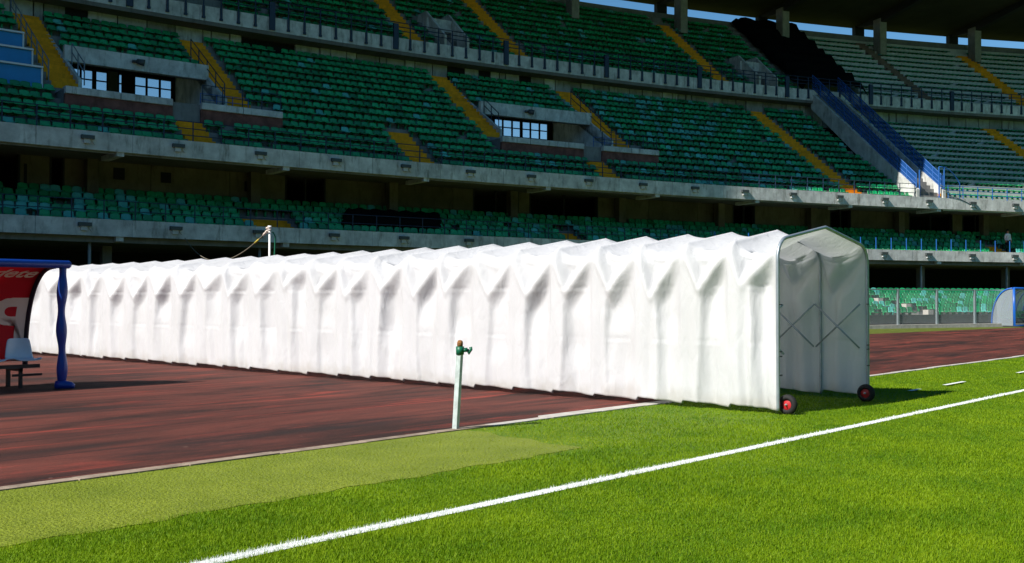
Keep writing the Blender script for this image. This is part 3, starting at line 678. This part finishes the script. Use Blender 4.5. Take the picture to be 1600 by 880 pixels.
def incam(p):
    v = Vector(p) - cam.location; h = R(42); f = v.x * math.cos(h) + v.y * math.sin(h); l = v.x * math.sin(h) - v.y * math.cos(h)
    return f, 800 + 1623 * l / f, 470 - 1623 * v.z / f
SEATS = []      # (t, r, z, mesh key, low)
def pick(t, r, faded):
    q = random.random(); f = faded
    return 'seat_c' if q < f else ('seat_b' if q < f + .38 else 'seat_a')
PITCH = .475
def seatrow(ta, tb, r, z, skip, low, faded):
    n = int((tb - ta) * R(1) * r / PITCH); 
    sh = random.uniform(0, 1)
    for k in range(n):
        t = ta + (k + sh) * (tb - ta) / n
        if any(a - dt(.18) < t < b + dt(.18) for a, b in skip): continue
        fd = faded(t) if callable(faded) else faded
        if random.random() < .012: continue
        SEATS.append((t, r, z, pick(t, r, fd), low))
def fade2(t): 
    v = .05 + .35 * max(0, 1 - abs(t - 20.6) / 3.0)
    return v * (.5 + random.random())
for k in range(T2):
    r = RF2 + DR * k + DR * .80; sk = []
    for a in AIS2:
        if a[2] <= k < a[3]: sk.append((a[0], a[1]))
    for p0, p1, l0, l1, s0, s1 in VOMS:
        if k in (3, 4, 5): sk.append((l0, l1))
        elif 6 <= k <= 8: sk.append((p0, p1))
    if 5 <= k <= 11: sk.append((TA, 7.95))        # press desks stand there
    seatrow(4.5, STAIR[0] - .05, r, z2(k), sk, False, fade2)
    seatrow(STAIR[1] + .1, 33, r, z2(k), [s for s in sk if s[0] > 26] + [(31.0, 31.4)], True, .02)
for k in range(G1): seatrow(4.5, 33, RF2 + DR * k + DR * .8, GZ + GR * k, AIS1 if k < 3 else [], False, lambda t: .10 if t > 9 else .35)
for k in range(U1 - 1):
    sk = [(a, b) for a, b, _ in AIS3] + ([(a - .1, b + .1) for a, b in UV] if k < 5 else [])
    seatrow(11.5, 25.3, UF + UD * k + UD * .8, UZ + UR * k, sk, False, .05)
    seatrow(27.45, 36, UF + UD * k + UD * .8, UZ + UR * k, sk, True, .02)
vis = []
for i, s in enumerate(SEATS):
    f, x, y = incam(pol(s[0], s[1], s[2] + .6))
    vis.append((f if (-5 < x < 1605 and -5 < y < 400) else 1e9, i))
vis.sort(); near = set(i for f, i in vis[:296])
rest = {}
for i, (t, r, z, key, low) in enumerate(SEATS):
    loc = pol(t + random.uniform(-.012, .012), r, z)
    if i in near: link('seat', (SL if low else SM)[key], GS, loc, -R(t))
    else: rest.setdefault((key, low), []).append((loc, -R(t) + random.uniform(-.03, .03)))
def join(name, src_list, parent, kind='stuff'):
    """many placed copies of a mesh as one mesh object; src_list: [(mesh, [(loc, rz)])]"""
    V = []; Fl = []; Ft = []; Mi = []; mats = []; base = 0
    for me, pl in src_list:
        n = len(me.vertices); co = np.empty(n * 3, np.float32); me.vertices.foreach_get('co', co); co = co.reshape(-1, 3)
        lt = np.empty(len(me.polygons), np.int32); me.polygons.foreach_get('loop_total', lt); lv = np.empty(len(me.loops), np.int32); me.loops.foreach_get('vertex_index', lv)
        mi = len(mats); mats.append(me.materials[0])
        for loc, rz in pl:
            c, s = math.cos(rz), math.sin(rz); q = np.stack([co[:, 0] * c - co[:, 1] * s + loc[0], co[:, 0] * s + co[:, 1] * c + loc[1], co[:, 2] + loc[2]], 1)
            V.append(q); Fl.append(lv + base); Ft.append(lt); Mi.append(np.full(len(lt), mi, np.int32)); base += n
    V = np.concatenate(V); Fl = np.concatenate(Fl); Ft = np.concatenate(Ft); Mi = np.concatenate(Mi)
    me = bpy.data.meshes.new(name); me.vertices.add(len(V)); me.vertices.foreach_set('co', V.ravel()); me.loops.add(len(Fl)); me.loops.foreach_set('vertex_index', Fl)
    me.polygons.add(len(Ft)); me.polygons.foreach_set('loop_start', np.concatenate([[0], np.cumsum(Ft)[:-1]]).astype(np.int32)); me.polygons.foreach_set('material_index', Mi); me.polygons.foreach_set('use_smooth', np.ones(len(Ft), bool))
    for m_ in mats: me.materials.append(m_)
    me.update(); me.validate(); o = link(name, me, parent); o['kind'] = kind; return o
join('far_seats', [((SL if low else SM)[key], pl) for (key, low), pl in rest.items()], GS)

# ------------------------------------------------------------------ ground tier (seen past the tunnel's open end)
GT = 8; gr0, gd, gz, grs = 166.4, .95, .38, .17
g0 = 19.2
mb = MB(); mb.extr(rowprof(0, GT, gr0, gd, grs, gz, .3), g0, TB); mb.build('ground_terrace', 'terrace', GS)
mb = MB(); mb.pbox(g0, TB, gr0 - .15, gr0 + .02, -.02, .66); mb.build('ground_tier_front_wall', 'darkwall', GS)
sb = {}
gsk = (22.6, 23.05)
for k in range(GT):
    r = gr0 + gd * k + gd * .75; n = int((TB - 5 - g0) * R(1) * r / .5)
    for j in range(n):
        t = g0 + (j + (k * .37) % 1) * .49 / r / R(1)
        if gsk[0] - .1 < t < gsk[1] + .1 or random.random() < .02: continue
        key = random.choice(['seat_a', 'seat_b', 'seat_b', 'seat_b', 'seat_c', 'seat_b'])
        sb.setdefault(key, []).append((pol(t, r, gz + grs * k), -R(t)))
join('ground_tier_seats', [(SM[k], v) for k, v in sb.items()], GS)
ga = link('ground_aisle', None, GS, pol(22.8, gr0, .3)); ga.matrix_parent_inverse = Matrix.Translation(-Vector(GS.location))
for k in range(GT):
    MB().pbox(gsk[0], gsk[1], gr0 + gd * k - .01, gr0 + gd * k + gd * .6, gz + grs * k - .3, gz + grs * k + .09, 1).build('step', 'kerbwhite', ga)
    if k % 2 == 0: MB().pbox(gsk[0] + .02 + .05 * (k % 4), gsk[0] + .02 + .05 * (k % 4) + dt(.4), gr0 + gd * k, gr0 + gd * k + .4, gz + grs * k + .1, gz + grs * k + .55, 1).build('step_block', 'kerbwhite', ga)

# ------------------------------------------------------------------ railings
def rail_run(name, a, b, r, z0, h, step, m, rails=(.33, .66, 1.0), rad=.028, mount=0, thick_every=0):
    n = int(round((b - a) / dt(step, r))); root = link(name, None, GS, pol(a, r, z0)); root.matrix_parent_inverse = Matrix.Translation(-Vector(GS.location))
    me = MB().tube([(0, 0, -mount), (0, 0, h)], rad, 6).mesh('post', m)
    if mount: mb_ = MB().tube([(0, 0, -mount), (0, 0, h)], rad, 6); mb_.box((-.09, -.05, -mount), (.09, .09, -mount + .12)); mb_.box((-.06, -.06, -mount + .12), (.06, .06, -.02)); me = mb_.mesh('post', m)
    mt = MB().box((-.17, -.08, -mount - .05), (.17, .08, h * .9)).mesh('thick_post', m)
    for k in range(n + 1):
        t = a + (b - a) * k / n
        link('post', mt if thick_every and k % thick_every == 4 else me, root, pol(t, r, z0), -R(t))
    for q in rails: MB().tube([pol(a + (b - a) * k / (n * 1), r, z0 + h * q) for k in range(n + 1)], rad * .75, 6).build('rail', m, root)
    return root
rail_run('tier_railing', TA, STAIR[0] - .1, R0 + .06, 8.58, .92, 1.32, 'rail', rad=.03)
rail_run('side_railing', STAIR[1] + .15, TB, R0 + .06, 8.58, .92, 1.32, 'bluerail', rad=.03)
rail_run('gallery_railing', TA, 20.0, R0 + .06, 4.88, .85, 1.32, 'rail', rails=(.5, 1.0), rad=.026)
rail_run('gallery_side_railing', 20.05, TB, R0 + .06, 4.88, .85, 1.32, 'bluerail', rails=(), rad=.034)
rail_run('upper_railing', TA, 42, R0 + 10.9, 18.06, .95, 1.02, 'rail', rails=(.45, .72, 1.0), rad=.04, mount=.72, thick_every=8)
# sloping handrails beside the stairs
def handrail(t, d0, d1, m, parent=GS, h=.95, n=5, lift=0):
    root = link('handrail', None, parent, pol(t, RF2 + DR * d0, z2(d0))); root.matrix_parent_inverse = Matrix.Translation(-Vector(parent.location))
    def P(q, z): k = d0 + (d1 - d0) * q; return pol(t, RF2 + DR * k, Z2 + RISE * k + lift + z)
    for k in range(n + 1): MB().tube([P(k / n, -.1), P(k / n, h)], .03, 6).build('post', m, root)
    for z in (h, h * .55): MB().tube([P(0, z), P(1, z)], .025, 6).build('rail', m, root)
handrail(7.98, 6, 14, 'greyrail', n=7); handrail(8.5, 6.2, 8.6, 'greyrail', n=2)
handrail(10.66, 6, 12, 'rail', n=4); handrail(18.63, 6, 12, 'rail', n=4); handrail(16.08, 6.6, 8.8, 'rail', n=2)
for l0, l1, s0, s1 in [(v[2], v[3], v[4], v[5]) for v in VOMS]:
    rail_run('landing_railing', s1 + .05, l1, RF2 + 3.4 * DR + .1, 10.9, .95, 1.0, 'rail', rails=(.5, 1.0), rad=.026)
    rail_run('landing_railing', s1 + .25, l1 - .3, RF2 + 6 * DR - .1, 10.83, 1.0, .9, 'bluerail', rails=(.35, .7, 1.0), rad=.022)

# ------------------------------------------------------------------ separating stair with blue railings
st = thing('blue_railed_staircase', 'steep concrete staircase with blue railings dividing the seating sectors', 'staircase', pol(26, R0 + .2, 8.6))
sa, sb_ = STAIR
for a, b in ((sa - .06, sa + .02), (sb_ - .02, sb_ + .06)):
    MB().extr([(R0 + .0, 8.3), (R0 + 1.2, 8.3), (R0 + 11.2, 16.6), (R0 + 11.2, 17.9), (R0 + .0, 9.15)], a, b, 1).build('flank_wall', 'concrete', st)
NS = 32
for k in range(NS):
    r0 = R0 + .15 + 11.0 * k / NS; z = 8.75 + 9.2 * k / NS
    MB().pbox(sa + .02, sb_ - .02, r0, r0 + 11.0 / NS + .03, z - .3, z, 1).build('step', 'terrace', st)
for t in (sa - .02, sb_ + .02):
    def P(q, z): return pol(t, R0 + .15 + 11 * q, 8.95 + 9.1 * q + z)
    for k in range(13): MB().tube([P(k / 12, 0), P(k / 12, 1.25)], .035, 6).build('post', 'bluerail', st)
    for z in (.2, .55, .9, 1.25): MB().tube([P(0, z), P(1, z)], .028, 6).build('rail', 'bluerail', st)
    mb = MB(); mb.add([P(0, .15), P(1, .15), P(1, 1.22), P(0, 1.22)], [(0, 1, 2, 3)]); o = mb.build('mesh_panel', 'bluemesh', st); s_ = o.modifiers.new('thick', 'SOLIDIFY'); s_.thickness = .012
for t, h in ((sa + .05, 1.9), (sb_ - .1, 2.2), (sb_ + .05, 2.2)): MB().tube([pol(t, R0 + .1, 8.5), pol(t, R0 + .1, 8.6 + h)], .05, 8).build('gate_post', 'bluerail', st)
MB().tube([pol(sb_ - .1 + .6 * q, R0 + .08, 8.6 + 2.2 - 1.1 * q ** 2.4) for q in np.linspace(0, 1, 9)] + [pol(sb_ + .5, R0 + .08, 7.9)], .035, 6).build('gate_hoop', 'bluerail', st, True)
MB().tube([pol(sb_ - .1 + .45 * q, R0 + .0, 8.6 + .9 - 1.2 * q ** 1.6) for q in np.linspace(0, 1, 9)], .025, 6).build('loose_cable', 'greyrail', st, True)
MB().tube([pol(sb_ + .1 + .85 * q, R0 - .09, 8.75 - .8 * q ** 1.8) for q in np.linspace(0, 1, 9)], .022, 6).build('loose_cable', 'greyrail', st, True)
MB().pbox(sb_ - .02, sb_ + .12, R0 + .1, R0 + .5, 8.6, 8.98, 1).build('yellow_box', 'yellow', st, bevel=.02)

# black sheeting over the rows of the upper tier above that stair
nb_ = thing('black_netting', 'black sheeting draped over the upper seats above the blue railed staircase', 'netting', pol(26.3, UF + 5, 20))
vs = []; fs = []; NUu, NVv = 14, 26
for j in range(NVv + 1):
    for i in range(NUu + 1):
        q = j / NVv; t = 25.35 + 2.0 * i / NUu + .2 * q; rr = UF + .2 + (U1 - .6) * UD * q; z = UZ + UR * (rr - UF) / UD + .75 + .1 * math.sin(i * 1.3 + j) + (.3 * math.sin(j * 1.9) if 0 < i < NUu else -.6)
        vs.append(pol(t, rr, z))
for j in range(NVv):
    for i in range(NUu): a = j * (NUu + 1) + i; fs.append((a, a + 1, a + NUu + 2, a + NUu + 1))
mb = MB(); mb.add(vs, fs); o = mb.build('sheet', 'net', nb_, True); s_ = o.modifiers.new('thick', 'SOLIDIFY'); s_.thickness = .03

gs_ = thing('black_sheet', 'black sheet covering rows of seats in the lower gallery left of centre', 'sheet', pol(13, R0 + 1.5, 5.5))
vs = []; fs = []
for j in range(9):
    for i in range(25):
        q = j / 8; rr = RF2 + DR * (1.3 + 2.2 * q); vs.append(pol(12.15 + .35 * q + 1.9 * i / 24, rr, GZ + GR * (rr - RF2) / DR + .62 + .05 * math.sin(i * 1.7 + j * 2) - (.35 if j in (0, 8) or i in (0, 24) else 0)))
for j in range(8):
    for i in range(24): a = j * 25 + i; fs.append((a, a + 1, a + 26, a + 25))
mb = MB(); mb.add(vs, fs); o = mb.build('sheet', 'net', gs_, True); s_ = o.modifiers.new('thick', 'SOLIDIFY'); s_.thickness = .02
# ------------------------------------------------------------------ press desks at the far left
for i, (k, name) in enumerate(((5.6, 'lowest'), (7.5, 'middle'), (9.4, 'highest'))):
    o = thing('press_desk', f'blue fronted desk with white top at the upper left, {name} of the three stepped desks', 'desk', pol(6.5, RF2 + DR * k, z2(k)), 'stepped blue desks at the left edge')
    r = RF2 + DR * k; z = z2(int(k)); te = 7.85
    MB().pbox(TA + .5, te, r, r + .08, z + .05, z + .98, 6).build('front_panel', 'deskblue', o)
    MB().pbox(TA + .5, te + .02, r - .12, r + .55, z + .98, z + 1.06, 6).build('top', 'white', o)
    MB().pbox(te - .0, te + dt(.07), r - .04, r + .5, z + .02, z + .98, 1).build('end_panel', 'white', o)
    MB().pbox(TA + .5, te, r - .03, r - .005, z + .05, z + .13, 6).build('plinth', 'deskblue', o)
    for q in (5.2, 6.1, 7.0): MB().pbox(q, q + dt(.45), r - .135, r - .115, z + .92, z + 1.055, 1).build('clip', 'white', o)

# ------------------------------------------------------------------ light fittings along the two lower fascias
def fit(t, z, lab, grp):
    o = thing('fascia_lamp', lab, 'lamp', pol(t, R0 - .1, z), grp)
    MB().pbox(t - dt(.27), t + dt(.27), R0 - .22, R0 - .07, z - .02, z + .14, 1).build('housing', 'lampgrey', o)
    MB().pbox(t - dt(.16), t + dt(.10), R0 - .17, R0 - .07, z - .20, z - .02, 1).build('bracket', 'lampwhite', o)
    MB().tube([pol(t + dt(.12), R0 - .12, z), pol(t + dt(.3), R0 - .085, z - .22)], .025, 6).build('conduit', 'lampwhite', o)
ORD = ['first', 'second', 'third', 'fourth', 'fifth', 'sixth', 'seventh', 'eighth', 'ninth', 'tenth', 'eleventh', 'twelfth', 'thirteenth', 'fourteenth', 'fifteenth', 'sixteenth', 'seventeenth']
for k in range(17):
    t = 8.03 + 1.275 * k
    fit(t, 8.28, f'small boxy light fitting on the upper concrete fascia, {ORD[k]} from the left', 'light fittings along the upper fascia')
    if k < 6: fit(t - .03, 4.60, f'small boxy light fitting on the lower concrete fascia, {ORD[k]} from the left', 'light fittings along the lower fascia')
    elif k > 12: fit(t - .03, 4.60, f'small boxy light fitting on the lower fascia, {ORD[k - 13]} one right of the tunnel mouth', 'light fittings along the lower fascia')

# ------------------------------------------------------------------ perimeter fence right of the tunnel
fe = thing('perimeter_fence', 'clear panelled fence with grey posts in front of the lower seats', 'fence', pol(22, 164.5, 0))
FA = 21.11 - 1.015 * 3
for k in range(11):
    t = FA + 1.015 * k
    MB().pbox(t - dt(.055, 164), t + dt(.055, 164), 164.44, 164.55, .05, 2.08, 1).build('post', 'galv', fe)
    if k < 10:
        e = t + 1.015
        MB().pbox(t + .03, e - .03, 164.485, 164.497, .22, 2.02, 2).build('panel', 'glass', fe)
        MB().pbox(t + dt(.055, 164), e - dt(.055, 164), 164.46, 164.53, 2.02, 2.08, 2).build('top_rail', 'galv', fe)
        MB().pbox(t + .004, e - .004, 164.25, 164.75, -.05, .17, 2).build('base_block', 'kerbwhite', fe)

# ------------------------------------------------------------------ dugouts
def shell_pt(q, depth, zt, zb=.42):
    """side profile of a dugout back: q 0 = front roof edge, 1 = bottom of the back; returns (y offset, z)"""
    a = q * PI / 2
    return depth * math.sin(a) ** .85, zb + (zt - zb) * math.cos(a) ** .9 if q < 1 else zb
d1 = thing('team_dugout', 'blue framed team shelter with red printed back and pale blue seats at the left', 'dugout', (7.78, 17.05, 0))
XD, YD, ZT = 7.70, 17.10, 2.02
XA = XD - 6.0
prof = [shell_pt(k / 20, 1.12, ZT) for k in range(21)]
vs = []; fs = []
for i, X in enumerate((XA, XD)):
    for y, z in prof: vs.append((X, YD + y, z))
for k in range(20): fs.append((k, k + 1, 21 + k + 1, 21 + k))
mb = MB(); mb.add(vs, fs); o = mb.build('back_sheet', 'redpanel', d1, True); s_ = o.modifiers.new('thick', 'SOLIDIFY'); s_.thickness = .008
back_sheet = o
for X in (XD, XD - 2.0, XD - 4.0, XA): MB().tube([(X, YD + y, z) for y, z in prof] + [(X, YD + 1.12, .30)], .045 if X == XD else .03, 8).build('hoop', 'rimdark', d1, True)
MB().tube([(XA, 17.02, 2.05), (XD + .19, 17.02, 2.05), (XD + .22, 17.02, 2.05)], [.068, .068, .05], 12).build('front_beam', 'dugblue', d1, True)
# padded post bulges between its ties
zs = np.linspace(.06, 2.02, 40); rr = [.072 + .016 * math.cos(2 * PI * (z - .32) / .64) for z in zs]
MB().tube([(7.80 + .01 * math.sin(z * 4), 17.05, z) for z in zs], rr, 14).build('padded_post', 'dugblue', d1, True)
MB().tube([(XA, 17.05, .05), (XA, 17.05, 2.0)], .075, 12).build('padded_post', 'dugblue', d1, True)
MB().tube([(7.72, 17.09, .06), (7.80, 17.03, .055), (7.92, 16.93, .045), (7.95, 16.90, .04)], [.075, .085, .06, .03], 12).build('foot', 'dugblue', d1, True)
MB().box((XA, YD + .98, .30), (XD - .1, YD + 1.03, .36)).build('bench_rail', 'darksteel', d1)
MB().box((XA, YD + .30, .34), (XD - .1, YD + .35, .40)).build('bench_rail', 'darksteel', d1)
MB().box((XD - .5, YD + .40, .20), (XD - .02, YD + .43, .24)).build('stay', 'darksteel', d1)
for X in (XD - .34, XD - .78, XD - 1.6, XD - 2.6):
    mb = MB(); mb.box((X - .025, YD + .46, .0), (X + .025, YD + .51, .34)); mb.box((X - .03, YD + .95, .0), (X + .03, YD + 1.0, .32)); mb.box((X - .03, YD + .46, .28), (X + .03, YD + 1.0, .33)); mb.build('bench_leg', 'darksteel', d1)
def bucket(X, Y, z, m, parent, s=1.0):
    prof = [(-.26, .012, .02), (-.24, .035, 0), (0, .0, 0), (.10, .01, .0), (.15, .10, .01), (.17, .30, .035), (.165, .345, .06)]
    vs = []; n = 7
    for y, zz, ins in prof:
        for k in range(n):
            x_ = -1 + 2 * k / (n - 1); vs.append((X + x_ * (.215 - ins) * s, Y + y * s - (.05 * x_ * x_ if zz > .05 else 0), z + zz * s + (.03 * x_ ** 4 if zz < .05 else 0)))
    fs = [(i * n + k, i * n + k + 1, (i + 1) * n + k + 1, (i + 1) * n + k) for i in range(len(prof) - 1) for k in range(n - 1)]
    mb = MB(); mb.add(vs, fs); o = mb.build('seat', m, parent, True); s_ = o.modifiers.new('thick', 'SOLIDIFY'); s_.thickness = .02
    sb2 = o.modifiers.new('sub', 'SUBSURF'); sb2.levels = 1; sb2.render_levels = 1
for k in range(6): bucket(XD - .31 - .56 * k, YD + .52, .44, 'seatpale', d1, 1.12)
# lettering printed on the inner face of the back sheet
def arc_len():
    L = [0]
    for k in range(200): a = shell_pt(k / 200, 1.12, ZT); b = shell_pt((k + 1) / 200, 1.12, ZT); L.append(L[-1] + math.hypot(b[0] - a[0], b[1] - a[1]))
    return L
AL = arc_len()
def on_shell(X, s, off):
    k = int(np.searchsorted(AL, s)); q = min(1, max(0, k / 200)); a = shell_pt(q, 1.12, ZT); b = shell_pt(min(1, q + .01), 1.12, ZT)
    tx_, tz = b[0] - a[0], b[1] - a[1]; n = math.hypot(tx_, tz) or 1
    return (X, YD + a[0] + tz / n * off, a[1] - tx_ / n * off)
def lettering(body, x_right, s_top, height, mirror, shear, name, parent, weight=.0):
    cu = bpy.data.curves.new(name, 'FONT'); cu.body = body; cu.size = 1; cu.shear = shear; cu.offset = weight; cu.resolution_u = 4
    ob = bpy.data.objects.new(name, cu); COL.objects.link(ob); dg = bpy.context.evaluated_depsgraph_get(); me = bpy.data.meshes.new_from_object(ob.evaluated_get(dg)); bpy.data.objects.remove(ob)
    bm = bmesh.new(); bm.from_mesh(me)
    bmesh.ops.triangulate(bm, faces=bm.faces[:]); bmesh.ops.subdivide_edges(bm, edges=[e for e in bm.edges if e.calc_length() > .08], cuts=2, use_grid_fill=False)
    xs = [v.co.x for v in bm.verts]; ys = [v.co.y for v in bm.verts]; sc = height / (max(ys) - min(ys)); w_ = (max(xs) - min(xs)) * sc
    for v in bm.verts:
        lx = (v.co.x - min(xs)) * sc; ly = (max(ys) - v.co.y) * sc
        if mirror: lx = w_ - lx
        v.co = on_shell(x_right - w_ + lx, s_top + ly, .012)
    bmesh.ops.recalc_face_normals(bm, faces=bm.faces); bm.to_mesh(me); bm.free(); me.materials.clear(); me.materials.append(M['cream']); o = link(name, me, parent); return o
back_sheet.location = back_sheet.location
lettering('dete', XD - .07, .34, .29, False, .45, 'lettering', d1, .02)
lettering('P', XD - .03, 1.08, .85, True, .0, 'lettering', d1, .03)

d2 = thing('team_dugout', 'curved clear shelter with blue frame and green seats at the far right', 'dugout', (62, 19.1, 0))
def far_dugout():
    X0, X1, Yf, dp, zt = 62.1, 70.0, 18.05, 1.2, 2.15
    pr = [shell_pt(k / 16, dp, zt, .05) for k in range(17)]
    vs = []; fs = []
    for X in (X0, X1):
        for y, z in pr: vs.append((X, Yf + y, z))
    for k in range(16): fs.append((k, k + 1, 17 + k + 1, 17 + k))
    mb = MB(); mb.add(vs, fs); o = mb.build('back_panel', 'plexi', d2, True); s_ = o.modifiers.new('thick', 'SOLIDIFY'); s_.thickness = .012
    mb = MB(); mb.add([(X0, Yf + y, z) for y, z in pr] + [(X0, Yf + .05, .05)], [tuple(range(18))]); o = mb.build('end_panel', 'plexiclear', d2); s_ = o.modifiers.new('thick', 'SOLIDIFY'); s_.thickness = .012
    for X in (X0, X0 + 1.4, X0 + 2.8, X0 + 4.2, X0 + 5.6, X1): MB().tube([(X, Yf + y, z) for y, z in pr], .045, 8).build('hoop', 'dugframe', d2, True)
    MB().tube([(X0, Yf, zt), (X1, Yf, zt)], .06, 8).build('front_beam', 'dugframe', d2, True)
    MB().tube([(X0, Yf + dp * .97, .85), (X1, Yf + dp * .97, .85)], .025, 6).build('cross_rail', 'darksteel', d2, True)
    for X in (X0, X1): MB().tube([(X, Yf, zt), (X, Yf, .06), (X + .5, Yf - .5, .05)], .07, 8).build('front_post', 'dugframe', d2, True)
    MB().box((X0 + .3, Yf + .7, .25), (X1 - .3, Yf + .8, .36)).build('bench_rail', 'darksteel', d2)
    for k in range(4): X = X0 + .9 + 1.8 * k; MB().box((X - .04, Yf + .6, 0), (X + .04, Yf + .9, .3)).build('bench_leg', 'darksteel', d2)
    for k in range(12): bucket(X0 + .6 + .58 * k, Yf + .75, .42, 'seat_a', d2, 1.15)
far_dugout()

# ------------------------------------------------------------------ a person on the gallery at the far right
def person():
    o = thing('person', 'person in a white shirt and dark trousers standing in the lower gallery', 'person', pol(28.75, R0 + 1.6, GZ + GR))
    bx, by, bz = pol(28.75, R0 + 1.6, GZ + GR * 1 + .02)
    me = bpy.data.meshes.new('body')
    V = [(0, 0, .95), (0, 0, 1.15), (0, 0, 1.38), (0, 0, 1.50), (0, -.01, 1.60), (0, -.02, 1.70),
         (.20, 0, 1.40), (.26, .02, 1.12), (.24, -.08, .88), (.24, -.1, .80), (-.20, 0, 1.40), (-.26, .02, 1.12), (-.24, -.08, .88), (-.24, -.1, .80),
         (.10, 0, .86), (.11, -.01, .48), (.11, .02, .09), (.12, -.14, .04), (-.10, 0, .86), (-.11, -.01, .48), (-.11, .02, .09), (-.12, -.14, .04)]
    E_ = [(0, 1), (1, 2), (2, 3), (3, 4), (4, 5), (2, 6), (6, 7), (7, 8), (8, 9), (2, 10), (10, 11), (11, 12), (12, 13), (0, 14), (14, 15), (15, 16), (16, 17), (0, 18), (18, 19), (19, 20), (20, 21)]
    Rd = [.15, .14, .16, .06, .085, .095, .075, .055, .04, .035, .075, .055, .04, .035, .10, .07, .05, .04, .10, .07, .05, .04]
    t = R(28.75); c, s = math.cos(-t), math.sin(-t)
    me.from_pydata([(bx + x * c - y * s, by + x * s + y * c, bz + z) for x, y, z in V], E_, [])
    ob = link('body', me, None); ob.modifiers.new('skin', 'SKIN')
    for i, r_2 in enumerate(Rd): me.skin_vertices[0].data[i].radius = (r_2, r_2 * (.72 if i in (0, 1, 2) else 1))
    me.skin_vertices[0].data[0].use_root = True
    sd = ob.modifiers.new('sub', 'SUBSURF'); sd.levels = 2; sd.render_levels = 2
    dg = bpy.context.evaluated_depsgraph_get(); m2 = bpy.data.meshes.new_from_object(ob.evaluated_get(dg)); bpy.data.objects.remove(ob)
    m2.materials.clear(); [m2.materials.append(M[k]) for k in ('skin', 'shirt', 'trouser')]
    for p_ in m2.polygons:
        z = p_.center.z - bz; lat = abs((p_.center.x - bx) * c + (p_.center.y - by) * s)
        p_.material_index = 2 if (z < .98 and lat < .19) else (1 if .98 <= z < 1.5 else (0 if z >= 1.5 else 0)); p_.use_smooth = True
    link('body', m2, o)
    hx, hy = bx + .03 * math.sin(t), by + .03 * math.cos(t)
    vs = []; fs = []; n = 12
    for j in range(6):
        a = PI / 2 * j / 5
        for k in range(n): b_ = 2 * PI * k / n; vs.append((hx + .105 * math.cos(a) * math.cos(b_), hy + .105 * math.cos(a) * math.sin(b_), bz + 1.69 + .115 * math.sin(a)))
    for j in range(5):
        for k in range(n): k2 = (k + 1) % n; fs.append((j * n + k, j * n + k2, (j + 1) * n + k2, (j + 1) * n + k))
    mb = MB(); mb.add(vs, fs); mb.build('hair', 'hair', o, True)
person()
